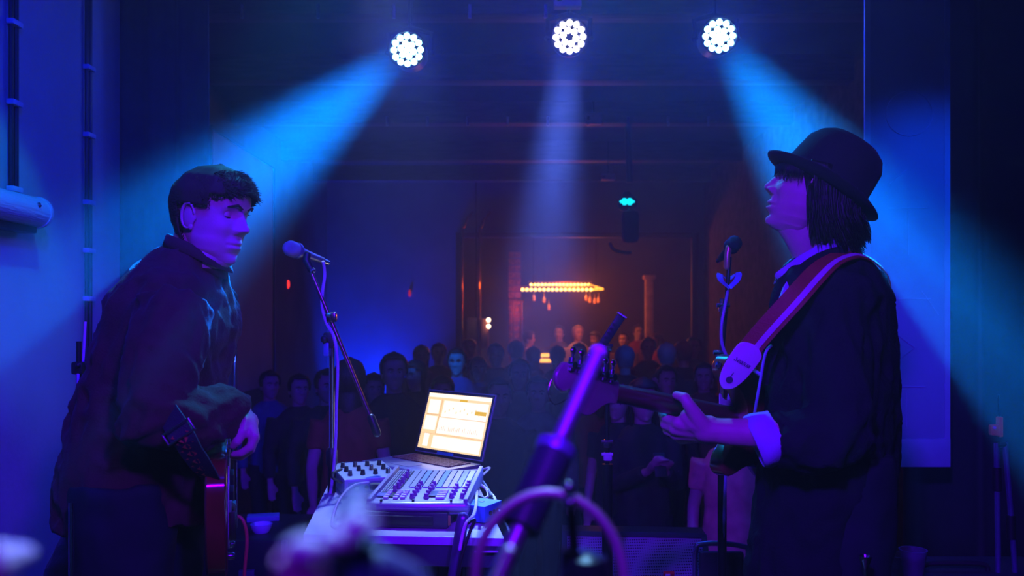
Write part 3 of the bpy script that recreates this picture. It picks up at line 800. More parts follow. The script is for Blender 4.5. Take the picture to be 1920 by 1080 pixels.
for hx, hy, kx, ky in ((.84, 2.13, .82, 2.08), (.84, 2.33, .80, 2.40)):
    tr.tube([(hx, hy, .95), (hx, hy, .8), (kx, ky, .50), (kx + .02, ky, .12), (kx + .02, ky, .07)], [.11, .115, .085, .07, .07], 18)
wrinkle(tr.remesh(.016, 4), .006, (8, 8, 8), 5).build('trousers', mat('dark_denim', (.014, .014, .022), .85, spec=.2), man, smooth='full')
for ky, kx in ((2.08, .86), (2.40, .84)): shoe(MB(), (kx, ky, .0), (-.95, .3, 0)).build('shoe', mat('black_leather', (.015, .013, .012), .35), man)

# ================================================================== man on the left
LB = V((-.93, 2.2, 0))
lm_ = thing('person', LB, 'short-haired man in a dark shirt bent over his bass guitar', 'person')
LO = V((-.768, 2.2, 1.542)); LM = mrot((.955, -.30), -9, 0)
pl = dict(wide=1.05, jowl=.007, nose=.95)
bd = MB()
bd.tube([(-.86, 2.22, 1.36), (-.835, 2.22, 1.44), (-.80, 2.205, 1.51), (-.785, 2.2, 1.545)], [.055, .062, .063, .060], 16, ends=True)
bd.tube([LO + LM @ V((.035, 0, -.09)), (-.775, 2.19, 1.46), (-.83, 2.2, 1.40)], [.04, .055, .055], 14, ends=True)
torso(bd, [(-.98, 2.25, .86, .14, .10, -4), (-.97, 2.25, 1.0, .15, .12, -4), (-.93, 2.24, 1.2, .15, .11, -6), (-.89, 2.23, 1.32, .13, .08, -8), (-.87, 2.22, 1.38, .08, .07, -8)])
S1, E1, W1 = V((-.80, 2.03, 1.315)), V((-.815, 1.925, 1.045)), A(452, 778, 2.10)
bd.tube([S1 + V((-.01, .07, -.07)), (S1 + E1) / 2, E1, (E1 + W1) / 2, W1], [.055, .05, .045, .040, .031], 16, ends=True)
S2, E2, W2 = V((-.87, 2.42, 1.32)), V((-1.10, 2.58, 1.10)), V((-.965, 2.72, 1.09))
bd.tube([S2 + V((-.01, -.07, -.07)), (S2 + E2) / 2, E2, (E2 + W2) / 2, W2], [.055, .05, .047, .04, .03], 16, ends=True)
bd.tube([W2, W2 + V((.04, .03, .02)), W2 + V((.06, .03, .05))], [.03, .034, .02], 12, ends=True, flat=.6)
for hy in (2.13, 2.36): bd.tube([(-.98, hy, .86), (-.96, hy - .02, .5), (-.99, hy, .1), (-.99, hy, .06)], [.08, .06, .045, .04], 14, ends=True)
bd = bd.remesh(.011, 6)
hd = MB(); w0 = A(452, 778, 2.10)
hd.tube([(E1 + W1) / 2, w0, A(462, 792, 2.10)], [.036, .030, .030], 14, ends=True)
kn = [(476, 818, 2.065), (476, 822, 2.09), (472, 824, 2.115), (466, 824, 2.14)]
for k, q in enumerate(kn):
    hd.tube([w0 + V((0, -.01 + .007 * k, 0)), (w0 + A(*q)) / 2 + V((.006, 0, .004)), A(*q)], [.025, .019, .0145], 12, ends=True)
F2 = [[(476, 818, 2.065), (470, 838, 2.06), (452, 850, 2.06), (438, 852, 2.065)],
      [(476, 822, 2.09), (470, 843, 2.085), (452, 856, 2.085), (437, 857, 2.09)],
      [(472, 824, 2.115), (466, 846, 2.11), (449, 857, 2.11), (436, 856, 2.115)],
      [(466, 824, 2.14), (460, 842, 2.14), (447, 852, 2.14), (437, 850, 2.14)]]
for k, ch_ in enumerate(F2): hd.tube([A(*q) for q in ch_], [.0128, .0115, .0105, .008], 10, ends=True)
hd.tube([A(458, 792, 2.075), A(452, 812, 2.055), A(444, 828, 2.05), A(437, 836, 2.055)], [.02, .0155, .013, .009], 10, ends=True)
bd.join(hd.remesh(.0036, 3, .4)); bd.join(rots(head_mb(pl, 150, 130), LM, LO))
bd.build('body', SK, lm_, smooth='full')
o = MB().rings([[A(*q) for q in r_] for r_ in (((446, 826, 2.05), (449, 829, 2.05), (447, 831, 2.055)), ((428, 836, 2.06), (432, 841, 2.06), (430, 842, 2.065)))]).build('plectrum', mat('pick_green', (.1, .5, .45), .3), base=A(438, 833, 2.055))
tag(o, 'small green plectrum held in the left musician\'s hand', 'plectrum')
rots(eyes_mb(), LM, LO).build('eyes', mat('eye_white', (0, 0, 0)), lm_)
ld = MB()
for s in (-1, 1):
    ld.rings([[LM @ V((.0545 + (.0142) * cos(R(el)) * cos(R(az)), s * .031 + .0142 * cos(R(el)) * sin(R(az)), .0135 + .0142 * sin(R(el)))) + LO for az in range(-85, 86, 17)] for el in (85, 60, 35, 10, -12, -28)], cap=False)
solid(ld.build('eyelids', SK, lm_), .001)
ld = MB()
for s in (-1, 1):
    ld.rings([[HM @ V((.0545 + (.0142) * cos(R(el)) * cos(R(az)), s * .031 + .0142 * cos(R(el)) * sin(R(az)), .0135 + .0142 * sin(R(el)))) + HO for az in range(-85, 86, 17)] for el in (85, 60, 35, 12, 0)], cap=False)
solid(ld.build('eyelids', SK, man), .001)
eb = MB()
for s in (-1, 1): eb.tube([LM @ V((.090, s * .012, .032)) + LO, LM @ V((.089, s * .03, .040)) + LO, LM @ V((.074, s * .05, .033)) + LO], [.0025, .0035, .0015], 6, ends=True)
BRN = mat('short_brown_hair', (.045, .026, .016), .7, spec=.12)
eb.build('eyebrows', BRN, lm_)
def regl(z, th):
    a = abs((th + pi) % (2 * pi) - pi)
    if z > .072: return True
    if z > .045: return a > .95 - (z - .045) * 34
    if z > .022: return a > 1.12
    return z > -.07 and a > 2.0
hc = hair_cap(pl, regl, off=.011, seed=4, jitter=.001, nz=60, nt=90)
solid(rots(hc, LM, LO).build('hair', BRN, lm_, smooth='full'), .003)
hs = MB(); rnd = random.Random(8); n = 0
while n < 4800:
    z = rnd.uniform(-.07, .110); th = rnd.uniform(0, 2 * pi)
    if not regl(z, th): continue
    n += 1
    p0 = head_surf(min(z, .118), th, .006, pl); nr = V((p0.x, p0.y, (p0.z) * 1.1)).normalized()
    top = max(0, min(1, (z - .05) / .05)); front = max(0, cos(th)) * top
    L_ = .011 + .009 * top * rnd.uniform(.5, 1.1) + .012 * front * rnd.random()
    d = (nr * (.45 + .55 * (1 - top)) + V((.9 * top, rnd.uniform(-.4, .4), rnd.uniform(-.2, .5) + .3 * front - .5 * (1 - top)))).normalized()
    hs.tube([LM @ q + LO for q in (p0 - nr * .003, p0 + d * L_ * .55, p0 + (d * .8 + nr * .3 * top).normalized() * L_)], [.0014, .0011, .0002], 3)
for k in range(1500):  # tuft over the forehead
    y0 = rnd.uniform(-.062, .062); u_ = rnd.random(); p0 = V((.035 + .05 * u_ - abs(y0) * .35, y0, .118 - .045 * u_ ** 1.5 - abs(y0) * .2))
    d = V((1, rnd.uniform(-.3, .3), rnd.uniform(-.35, .35) + .25 * (1 - u_))).normalized(); L_ = rnd.uniform(.018, .040)
    hs.tube([LM @ q + LO for q in (p0, p0 + d * L_ * .6, p0 + d * L_ + V((0, 0, -.004)))], [.0016, .0013, .0002], 3)
tag(hs.build('hair_strands', BRN, lm_, smooth='full'), kind='stuff')
# shirt
SH = mat('dark_plum_shirt', (.06, .011, .018), .85, spec=.2, bump=.2, bscale=180, sheen=.05)
sh = MB()
torso(sh, [(-.98, 2.26, .755, .215, .185, -4), (-.985, 2.26, .85, .22, .180, -4), (-.965, 2.26, 1.0, .215, .176, -4), (-.925, 2.25, 1.13, .21, .165, -5), (-.885, 2.24, 1.25, .205, .148, -6),
           (-.885, 2.235, 1.33, .195, .135, -8), (-.86, 2.23, 1.385, .165, .108, -8), (-.845, 2.225, 1.43, .11, .092, -8), (-.828, 2.215, 1.462, .078, .080, -8)], 36)
sh.ball((-.965, 2.2, 1.17), (.10, .16, .16), 20, 14)
sh.tube([S1 + V((-.01, .03, 0)), (S1 * .55 + E1 * .45) + V((.0, 0, 0)), E1 + V((0, 0, .0)), (E1 * .5 + W1 * .5), W1 + V((-.02, -.012, .012)), W1 + V((.012, .0, -.0))], [.092, .086, .082, .078, .062, .052], 18, ends=False)
sh.tube([S2, (S2 + E2) / 2, E2, (E2 + W2) / 2], [.09, .08, .07, .06], 16, ends=True)
sh = sh.remesh(.011, 6)
wrinkle(sh, .010, (7, 7, 3.2), 13)
wrinkle(sh, .012, (15, 15, 11), 2, extra=lambda c: -.003 + .012 * gau(((c.x + .815) * .6 + (c.z - 1.13) * .8) + .03 * noise.noise(c * 8), .014) * (c.y < 2.1) * (c.x > -.85))
sh.build('shirt', SH, lm_, smooth='full')
cl = MB(); rg = []
for dr, dz in ((0, -.02), (.003, .010), (.005, .026), (.010, .022), (.018, -.004)):
    rg.append([V((-.813, 2.213, 1.450)) + V((cos(t) * (.068 + dr), sin(t) * (.070 + dr), dz - .026 * cos(t) - .018 * max(0, cos(t)))) for t in [2 * pi * k / 36 for k in range(36)]])
cl.rings(rg, cap=False)
solid(cl.build('shirt_collar', SH, lm_), .002)
for M_, O_, el0, own in ((LM, LO, -28, lm_), (HM, HO, 0, man)):
    q_ = MB()
    for s_ in (-1, 1):
        q_.tube([M_ @ V((.0545 + .0150 * cos(R(el0)) * cos(R(az)), s_ * .031 + .0150 * cos(R(el0)) * sin(R(az)), .0135 + .0150 * sin(R(el0)))) + O_ for az in range(-60, 61, 15)], .0011, 5, ends=True)
    q_.build('eyelashes', HAIRD, own)
tr = MB()
for hy in (2.14, 2.37): tr.tube([(-.975, hy, .88), (-.975, hy, .76), (-.96, hy - .02, .5), (-.985, hy, .12), (-.985, hy, .07)], [.13, .128, .095, .075, .075], 18)
wrinkle(tr.remesh(.016, 4), .007, (9, 9, 9), 6).build('trousers', mat('dark_denim', (0, 0, 0)), lm_, smooth='full')
for hy in (2.14, 2.37): shoe(MB(), (-1.03, hy, 0), (1, -.1, 0)).build('shoe', mat('black_leather', (0, 0, 0)), lm_)
# ------------------------------------------------------------------ electric guitar of the man in the hat
J = V((.575, 2.19, 1.030)); u = V((-.72, -.66, .19)).normalized(); n_ = V((-.66, .72, .0)); n_ = (n_ - u * n_.dot(u)).normalized(); w_ = n_.cross(u).normalized()
if w_.z < 0: w_ = -w_
gt = thing('electric_guitar', J, 'dark-necked electric guitar held by the man in the hat, its headstock pointing left', 'guitar')
BODYM = mat('sunburst_body', (.20, .075, .03), .22, coat=.6, var=.3, scale=5)
ol = [(.115, .118), (.085, .150), (.03, .140), (-.04, .118), (-.10, .118), (-.17, .150), (-.25, .160), (-.31, .120), (-.335, .05), (-.335, -.05), (-.30, -.125), (-.23, -.165), (-.15, -.150), (-.08, -.115), (-.02, -.125), (.04, -.150), (.075, -.135), (.07, -.10), (.03, -.06), (.0, -.032), (-.005, 0), (.0, .032), (.04, .07), (.095, .092)]
def sm2(o, n=3):
    k = len(o); r = []
    for i in range(k):
        p0, p1, p2, p3 = [V((*o[(i + j) % k], 0)) for j in (-1, 0, 1, 2)]
        for j in range(n):
            t = j / n; q = 0.5 * ((2 * p1) + (p2 - p0) * t + (2 * p0 - 5 * p1 + 4 * p2 - p3) * t * t + (-p0 + 3 * p1 - 3 * p2 + p3) * t ** 3); r.append((q.x, q.y))
    return r
MB().prism(sm2(ol), .044, (J - n_ * .028, u, w_, n_)).build('body', BODYM, gt, angle=30)
pg = [(.06, .05), (.03, .04), (-.1, .06), (-.2, .03), (-.24, -.06), (-.2, -.12), (-.1, -.09), (.0, -.09), (.03, -.05)]
MB().prism(sm2(pg), .003, (J + n_ * .016, u, w_, n_)).build('pickguard', mat('pickguard_white', (.7, .7, .68), .3), gt)
for k in range(3): MB().tube([J - u * (.05 + .055 * k) + w_ * .034 + n_ * .022, J - u * (.05 + .055 * k) - w_ * .034 + n_ * .022], .009, 10, ends=True).build('pickup', M_BLK(), gt)
MB().box(J - u * .215 + n_ * .024, (.045, .075, .012), Matrix((u, w_, n_)).transposed(), .003).build('bridge', M_CHR(), gt)
NK = mat('dark_neck', (.10, .05, .03), .28, coat=.4)
nk = MB(); out = []
for i in range(12):
    t = -.03 + .50 * i / 11; hw = .028 - .0065 * max(0, t) / .47; dp = .022 - .003 * i / 11
    c = J + u * t + n_ * .018
    out.append([c + w_ * hw] + [c + w_ * (hw * cos(pi * k / 8)) - n_ * (dp * sin(pi * k / 8)) for k in range(1, 8)] + [c - w_ * hw, c - w_ * hw * .98 + n_ * .003, c + w_ * hw * .98 + n_ * .003])
nk.rings(out); nk.build('neck', NK, gt)
nkT = MB()
for k in range(20):
    t = .465 * (1 - 0.5 ** (k / 12)) * 1.02 + 0; t = .47 - (.648 * (1 - 2 ** (-k / 12)))
    if t < -.05: break
    nkT.cyl(J + u * t + w_ * .024 + n_ * .0215, J + u * t - w_ * .024 + n_ * .0215, .001, seg=5)
nkT.build('frets', M_CHR(), gt)
HSo = J + u * .468 + n_ * .005
hsl = [(0, .022), (.02, .026), (.035, .034), (.165, .034 + .008), (.19, .030), (.200, .012), (.196, -.008), (.178, -.020), (.16, -.012), (.148, -.020), (.125, -.050), (.10, -.062), (.075, -.056), (.05, -.038), (.025, -.026), (0, -.022)]
MB().prism(sm2(hsl), .014, (HSo - n_ * .004, u, w_, n_)).build('headstock', mat('maple_head', (.20, .20, .13), .3, coat=.4), gt, angle=30)
for k in range(6):
    c = HSo + u * (.035 + .026 * k) + w_ * (.030 + .0012 * k)
    t = MB(); t.tube([c - n_ * .006 - w_ * .012, c - n_ * .006 + w_ * .016], .0065, 10); t.cyl(c + w_ * .0 - n_ * .018, c - n_ * .002, .008, seg=12)
    tn = t.build('tuner', M_CHR(), gt)
    MB().cyl(c - n_ * .008 + w_ * .012, c - n_ * .008 + w_ * .024, .0028, seg=8).build('tuner_shaft', M_CHR(), gt)
    MB().ball(c - n_ * .008 + w_ * .031, (.0085, .0045, .0075), 12, 8, Matrix((u, n_, w_)).transposed()).build('tuner_button', M_CHR(), gt)
for k in range(6):
    y = -.017 + .0068 * k
    MB().cyl(HSo + u * (.035 + .026 * (5 - k)) + w_ * (.018) + n_ * .014, J - u * .2 + w_ * y * 1.4 + n_ * .032, .0006 + .0001 * k, seg=4).build('string', M_CHR(), gt)
MB().tube(smooth_path([HSo + u * .15 - w_ * .03, HSo + u * .19 - w_ * .05, HSo + u * .215 - w_ * .03, HSo + u * .21], 4), .0009, 4).build('string_end', M_CHR(), gt)
pin = J + u * .105 + w_ * .118 - n_ * .012
MB().lathe(pin, [(.004, 0), (.004, .010), (.009, .014), (.009, .018), (.003, .020)], 12, axis=u).build('strap_pin', M_CHR(), gt)
MB().tube(smooth_path([A(1446, 648, 2.03), A(1437, 658, 2.02), A(1431, 680, 2.03), A(1427, 705, 2.04), A(1419, 750, 2.06), A(1412, 790, 2.10)], 5), .0035, 8).tube(smooth_path([A(1398, 693, 2.05), A(1412, 694, 2.04), A(1427, 703, 2.04)], 4), .004, 8).build('guitar_cord', mat('teal_cord', (.35, .6, .7), .4), gt)
# strap
sp = [A(1366, 712, 2.035), A(1383, 683, 2.03), A(1425, 630, 2.005), A(1487, 562, 1.985), A(1530, 515, 2.02), A(1562, 489, 2.06), A(1598, 477, 2.10), A(1632, 488, 2.14), V((.958, 2.185, 1.385)), V((.985, 2.25, 1.25)), V((.98, 2.28, 1.05))]
nn = [V((0, -1, 0)), V((0, -1, 0)), V((-.1, -1, .1)), V((-.15, -1, .2)), V((-.2, -.9, .5)), V((-.1, -.6, 1)), V((.2, -.4, 1)), V((.7, -.3, .8)), V((1, -.2, .3)), V((1, -.1, 0)), V((1, 0, 0))]
ps = smooth_path(sp, 6); ns = [nn[min(i // 6, 9)].lerp(nn[min(i // 6 + 1, 10)], (i % 6) / 6) for i in range(len(ps))]
st = MB().ribbon(ps[8:], ns[8:], .052, .003).build('strap', mat('red_strap', (.30, .012, .03), .6, bump=.3, bscale=200), gt)
off = []
for i, (p, n2) in enumerate(zip(ps, ns)):
    t_ = (ps[min(i + 1, len(ps) - 1)] - ps[max(i - 1, 0)]).normalized(); n2 = (n2 - t_ * n2.dot(t_)).normalized(); b_ = t_.cross(n2)
    if i < 34 and b_.x - b_.z < 0: b_ = -b_
    if i >= 34 and b_.dot(lastb) < 0: b_ = -b_
    lastb = b_; off.append(p + n2 * .0035 + b_ * .010)
MB().ribbon(off[9:], ns[9:], .013, .0015).build('stripe', mat('lilac_stripe', (.62, .42, .6), .6), st)
tb = MB(); T = (ps[12] - ps[0]).normalized(); B_ = T.cross(V((0, -1, 0))).normalized(); NN = B_.cross(T).normalized()
if NN.y > 0: NN = -NN
c0 = ps[0] - T * .018; ot = [(0, -.012), (.012, -.022), (.045, -.031), (.09, -.033), (.108, -.030), (.118, -.016), (.121, 0), (.118, .016), (.108, .030), (.09, .033), (.045, .031), (.012, .022), (0, .012), (-.006, 0)]
tabm = mat('lilac_leather', (.72, .55, .70), .55, var=.04)
tab = MB().prism(sm2(ot, 2), .004, (c0 + NN * .003, T, B_, NN)).build('strap_end', tabm, gt)
INK = mat('dark_ink', (.05, .0, .10), .6)
MB().lathe(c0 + T * .020 + NN * .0075, [(.0085, 0), (.0085, .001)], 14, axis=NN).box(c0 + T * .033 - B_ * .002 + NN * .008, (.014, .002, .001), Matrix((T, B_, NN)).transposed()).build('pin_hole', INK, tab)


def text(body, loc, size, xdir, ydir, m, parent, name='lettering', shear=0.0, ext=.0004):
    cu = bpy.data.curves.new(name, 'FONT'); cu.body = body; cu.size = size; cu.extrude = ext; cu.align_x = 'CENTER'; cu.align_y = 'CENTER'; cu.shear = shear; cu.resolution_u = 2; cu.offset = size * .012
    o = bpy.data.objects.new(name, cu); col.objects.link(o)
    dg = bpy.context.evaluated_depsgraph_get(); me = bpy.data.meshes.new_from_object(o.evaluated_get(dg)); bpy.data.objects.remove(o)
    x = V(xdir).normalized(); y = V(ydir).normalized(); z = x.cross(y)
    Mx = Matrix((x, y, z)).transposed()
    for q in me.vertices: q.co = Mx @ q.co + V(loc)
    me.materials.clear(); me.materials.append(m)
    o = bpy.data.objects.new(name, me); col.objects.link(o); o.parent = parent
    if parent.parent is None: o.location = -V(parent.location)
    return o
tx = A(1403, 685, 2) - A(1380, 672, 2)
text('Sealua', c0 + T * .072 + NN * .0075, .017, tx, V((0, -1, 0)).cross(tx) * -1 if False else V((tx.z * -1, 0, tx.x)), INK, tab, shear=.4)

# ------------------------------------------------------------------ bass of the left man, seen edge on
BJ = A(414, 800, 2.19)
bg = thing('bass_guitar', BJ, 'glossy dark red bass guitar seen edge-on at the left man\'s belly', 'guitar')
bn = V((.955, .30, .0)).normalized(); bu = V((-.28, .88, .42)); bu = (bu - bn * bu.dot(bn)).normalized(); bw_ = bn.cross(bu).normalized()
if bw_.z < 0: bw_ = -bw_
bc = A(413, 905, 2.2)
blob = [(.20, .125), (.12, .15), (.02, .125), (-.07, .13), (-.15, .165), (-.22, .14), (-.255, .05), (-.25, -.05), (-.21, -.13), (-.13, -.165), (-.05, -.13), (.02, -.12), (.09, -.14), (.14, -.12), (.13, -.06), (.10, -.03), (.10, .03), (.16, .07)]
RED = mat('red_gloss', (.16, .02, .015), .15, coat=.9, var=.2)
MB().prism(sm2(blob), .050, (bc - bn * .029, bu, bw_, bn)).build('body', RED, bg, angle=30)
MB().prism([(q[0] * .72, q[1] * .72) for q in sm2(blob)], .003, (bc + bn * .021, bu, bw_, bn)).build('pickguard', mat('pickguard_white', (0, 0, 0)), bg)
BF = Matrix((bu, bw_, bn)).transposed()
MB().box(bc - bu * .16 + bn * .032, (.05, .085, .018), BF, .004).build('bridge', M_CHR(), bg)
for k in range(2): MB().box(bc - bu * (.02 + .07 * k) + bn * .028, (.03, .09, .014), BF, .004).build('pickup', M_BLK(), bg)
for k in range(3): MB().lathe(bc - bu * (.08 + .045 * k) - bw_ * .10 + bn * .022, [(.009, 0), (.009, .012), (.007, .015)], 14, axis=bn).build('knob', M_CHR(), bg)
out = []
for i in range(10):
    t = .08 + .70 * i / 9; hw = .031 - .010 * i / 9; c = bc + bu * t + bn * .028
    out.append([c + bw_ * (hw * cos(pi * k / 8)) - bn * (.022 * sin(pi * k / 8)) for k in range(9)] + [c - bw_ * hw * .9 + bn * .004, c + bw_ * hw * .9 + bn * .004])
MB().rings(out).build('neck', NK, bg)
MB().prism([(.0, .022), (.03, .045), (.16, .04), (.19, 0), (.16, -.04), (.03, -.045), (0, -.022)], .014, (bc + bu * .775 + bn * .016, bu, bw_, bn)).build('headstock', NK, bg)
for k in range(4):
    c = bc + bu * (.81 + .035 * k) + bw_ * .05 + bn * .02; MB().cyl(c - bw_ * .01, c + bw_ * .03, .004, seg=8).ball(c + bw_ * .035, (.012, .012, .012), 8, 6).build('tuner', M_CHR(), bg)
for k in range(4):
    MB().cyl(bc - bu * .16 + bw_ * (-.025 + .0167 * k) + bn * .042, bc + bu * .9 + bw_ * (-.016 + .0105 * k) + bn * .034, .0012 - .0001 * k, seg=4).build('string', M_CHR(), bg)
# second body edge layer: the player's strap with woven pattern
sp = [A(403, 912, 2.03), A(389, 889, 1.96), A(363, 850, 1.89), A(336, 808, 1.85), A(305, 755, 1.93), A(268, 690, 2.02), A(238, 600, 2.06), A(235, 520, 2.18), A(290, 485, 2.32), A(345, 520, 2.42)]
nn = [V((-.1, -1, 0))] * 5 + [V((-.4, -1, .1)), V((-.6, -.8, .3)), V((-.8, -.3, .6)), V((0, .2, 1)), V((.9, .4, .4))]
ps = smooth_path(sp, 6); ns = [nn[min(i // 6, 8)].lerp(nn[min(i // 6 + 1, 9)], (i % 6) / 6) for i in range(len(ps))]
st = MB().ribbon(ps, ns, .058, .004).build('strap', mat('woven_strap', (.035, .02, .045), .8, bump=.4, bscale=300), bg)
wv = MB()
for k in range(8):
    c = ps[3 + int(k * 1.9)]; T2 = (ps[4 + int(k * 1.9)] - ps[3 + int(k * 1.9)]).normalized(); B2 = T2.cross(V((0, -1, 0))).normalized()
    for sg in (1, -1):
        wv.add([c + T2 * a + B2 * (b * sg) + V((0, -.0075, 0)) for a, b in ((-.010, .001), (0, .012), (.010, .001), (.0, .004))], [(0, 1, 2, 3)])
        wv.add([c + T2 * (.012 + a) + B2 * (b * sg) + V((0, -.0075, 0)) for a, b in ((-.004, .014), (0, .022), (.005, .014), (0, .016))], [(0, 1, 2, 3)])
wv.build('woven_pattern', mat('orange_thread', (.55, .10, .05), .8), st, smooth=False)
bk = MB(); c = A(335, 810, 1.84); T2 = (A(362, 850, 2) - A(335, 808, 2)).normalized(); B2 = T2.cross(V((0, -1, 0))).normalized()
P4 = [c + T2 * a + B2 * b for a, b in ((-.013, -.033), (-.013, .033), (.013, .033), (.013, -.033))]
for i in range(4): bk.tube([P4[i], P4[(i + 1) % 4]], .0028, 8, ends=True)
bk.build('buckle', M_CHR(), bg)
MB().lathe(A(404, 915, 2.035), [(.006, 0), (.005, .01), (.012, .014), (.012, .02), (.003, .023)], 14, axis=(0, -1, 0)).build('strap_pin', M_CHR(), bg)
MB().tube(smooth_path([A(425, 966, 2.2), A(440, 966, 2.2), A(456, 976, 2.2), A(463, 1010, 2.2), A(458, 1080, 2.2), A(440, 1300, 2.2), V((-.6, 2.1, .02)), V((-.3, 1.7, .01))], 8), .0045, 8).build('cable', mat('red_cable', (.5, .04, .06), .4), bg)
MB().cyl(A(424, 966, 2.2), A(440, 966, 2.2), .007, seg=10).build('jack_plug', M_CHR(), bg)


# ------------------------------------------------------------------ microphones and stands
def mic(root, head, tail, grille, body):
    "the handheld microphone as its own thing"
    d = (head - tail).normalized()
    g = MB().lathe(head - d * .026, [(.018, -.006), (.0245, .004), (.026, .018), (.025, .032), (.018, .044), (.008, .050), (.0005, .051)], 22, axis=d)
    g.build('grille', grille, root)
    MB().lathe(head - d * .032, [(.0255, -.004), (.027, 0), (.027, .006), (.0255, .010)], 22, axis=d).build('grille_ring', body, root)
    MB().lathe(tail, [(.009, -.006), (.0115, 0), (.013, .05), (.017, .11), (.020, max(.12, (head - tail).length - .034))], 18, axis=d).build('handle', body, root)
    MB().lathe(tail, [(.0085, -.028), (.0095, -.004)], 12, axis=d).build('plug', M_CHR(), root)


def stand_base(root, x, y, ztop, r=.0105, m=None):
    MB().cyl((x, y, .03), (x, y, ztop), r, seg=12).build('pole', m or M_CHR(), root)
    MB().lathe((x, y, .0), [(.13, 0), (.135, .008), (.12, .02), (.03, .03), (.014, .05)], 30).build('base', M_BLKM(), root)


GRL = mat('steel_mesh_grille', (.55, .52, .62), .35, .7, bump=.6, bscale=700)
Ym = 2.7
mh, mt = A(545, 466, Ym), A(590, 483, Ym + .10)
t = thing('microphone', mt, 'pale-grilled vocal microphone tilted down at the left man, above the left stand', 'microphone', 'vocal microphones')
mic(t, mh + V((0, 0, 0)), mh + (mt - mh).normalized() * .155 + V((0, 0, 0)), GRL, mat('grey_mic_body', (.25, .27, .3), .35, .6))
cb = smooth_path([A(606, 490, Ym - .02), A(609, 515, Ym), A(605, 545, Ym), A(604, 575, Ym), A(612, 605, Ym), A(626, 632, Ym - .02), A(633, 680, Ym - .02), A(631, 760, Ym - .02), A(628, 850, Ym - .02), A(619, 930, Ym - .02), A(608, 1000, Ym), (-.6, 2.7, .3), (-.55, 2.6, .01), (-.3, 2.5, .01)], 6)
MB().tube(cb, .0052, 8).build('cable', mat('grey_cable', (.55, .5, .62), .4), t)
t = thing('microphone_stand', (A(620, 600, Ym).x, Ym, 0), 'tall boom microphone stand between the left man and the laptop table', 'microphone stand', 'microphone stands on the stage')
sx = A(622, 600, Ym).x
stand_base(t, sx, Ym, A(0, 640, Ym).z, .0085)
MB().cyl((sx, Ym, .04), (sx, Ym, A(0, 870, Ym).z), .013, seg=12).build('lower_tube', M_BLKM(), t)
MB().lathe((sx, Ym, A(0, 875, Ym).z), [(.013, 0), (.018, .01), (.018, .05), (.012, .06)], 14).build('height_clutch', M_BLK(), t)
MB().cyl(A(576, 492, Ym), A(702, 800, Ym), .007, seg=10).build('boom', mat('boom_bronze', (.32, .2, .2), .25, .9), t)
MB().box(A(618, 638, Ym), (.035, .04, .05), bev=.008).ball(A(608, 636, Ym - .03), .012).build('clutch', M_BLK(), t)
MB().box(A(613, 655, Ym - .01), (.018, .03, .045), bev=.006).build('clamp_handle', mat('teal_plastic', (.1, .4, .45), .4), t)
MB().tube([A(612, 590, Ym), A(628, 588, Ym)], .006, 8, ends=True).box(A(622, 595, Ym), (.03, .03, .03), bev=.006).build('boom_knob', M_CHR(), t)
MB().tube([A(576, 478, Ym), A(574, 488, Ym), A(583, 505, Ym)], .012, 10, ends=True).build('mic_clip', M_BLK(), t)
MB().ball(A(587, 507, Ym - .01), .009).build('clip_screw', M_CHR(), t)
MB().tube([A(696, 783, Ym), A(707, 812, Ym)], .013, 10, ends=True).build('counterweight', M_BLK(), t)

Yr = 2.85
t = thing('microphone', A(1376, 470, Yr), 'black ball-headed vocal microphone standing upright beside the man in the hat', 'microphone', 'vocal microphones')
mic(t, A(1377, 456, Yr), A(1377, 456, Yr) + V((-.012, .14, -.04)), mat('black_grille', (.03, .03, .035), .35, .6, bump=.5, bscale=700), M_BLK())
MB().tube(smooth_path([A(1366, 540, Yr), A(1360, 570, Yr - .02), A(1353, 610, Yr - .03), A(1354, 645, Yr - .03), A(1366, 680, Yr - .03), A(1369, 720, Yr - .03), A(1363, 780, Yr - .02), A(1360, 900, Yr - .02), A(1352, 1100, Yr), (.68, Yr, .2), (.7, Yr - .1, .01), (1.0, Yr - .2, .01)], 6), .0055, 8).build('cable', mat('blue_cable', (.35, .38, .6), .4), t)
sx = A(1354, 600, Yr).x
t = thing('microphone_stand', (sx, Yr, 0), 'straight microphone stand with blue tape knot, right before the man in the hat', 'microphone stand', 'microphone stands on the stage')
stand_base(t, sx, Yr, A(0, 560, Yr).z, .0085, mat('bronze_pole', (.75, .5, .4), .2, 1.0))
MB().cyl((sx, Yr, .04), (sx, Yr, A(0, 870, Yr).z), .015, seg=12).build('lower_tube', M_BLKM(), t)
MB().cyl((sx, Yr, A(0, 890, Yr).z), (sx, Yr, A(0, 870, Yr).z), .019, seg=12).build('height_clutch', M_BLK(), t)
MB().tube([A(1354, 665, Yr), A(1362, 560, Yr), A(1368, 482, Yr)], .0075, 10).build('upper_tube', M_BLKM(), t)
for (a_, z_) in ((1356, 573), (1350, 661)):
    MB().cyl(A(a_ - 12, z_, Yr - .01), A(a_ + 12, z_, Yr - .01), .007, seg=8).box(A(a_, z_ + 4, Yr), (.028, .03, .03), bev=.005).build('wing_clutch', M_CHR(), t)
MB().tube([A(1363, 500, Yr), A(1364, 478, Yr), A(1366, 465, Yr)], .011, 10, ends=True).build('mic_clip', mat('gold_clip', (.8, .5, .25), .3, .6), t)
MB().ribbon(smooth_path([A(1367, 540, Yr - .02), A(1352, 526, Yr - .02), A(1350, 514, Yr), A(1365, 524, Yr + .02), A(1384, 512, Yr), A(1382, 525, Yr - .02), A(1368, 540, Yr - .02)], 4), [V((0, -.6, 1))] * 25, .02, .002).build('tape_knot', mat('blue_tape', (.25, .35, .9), .4), t)

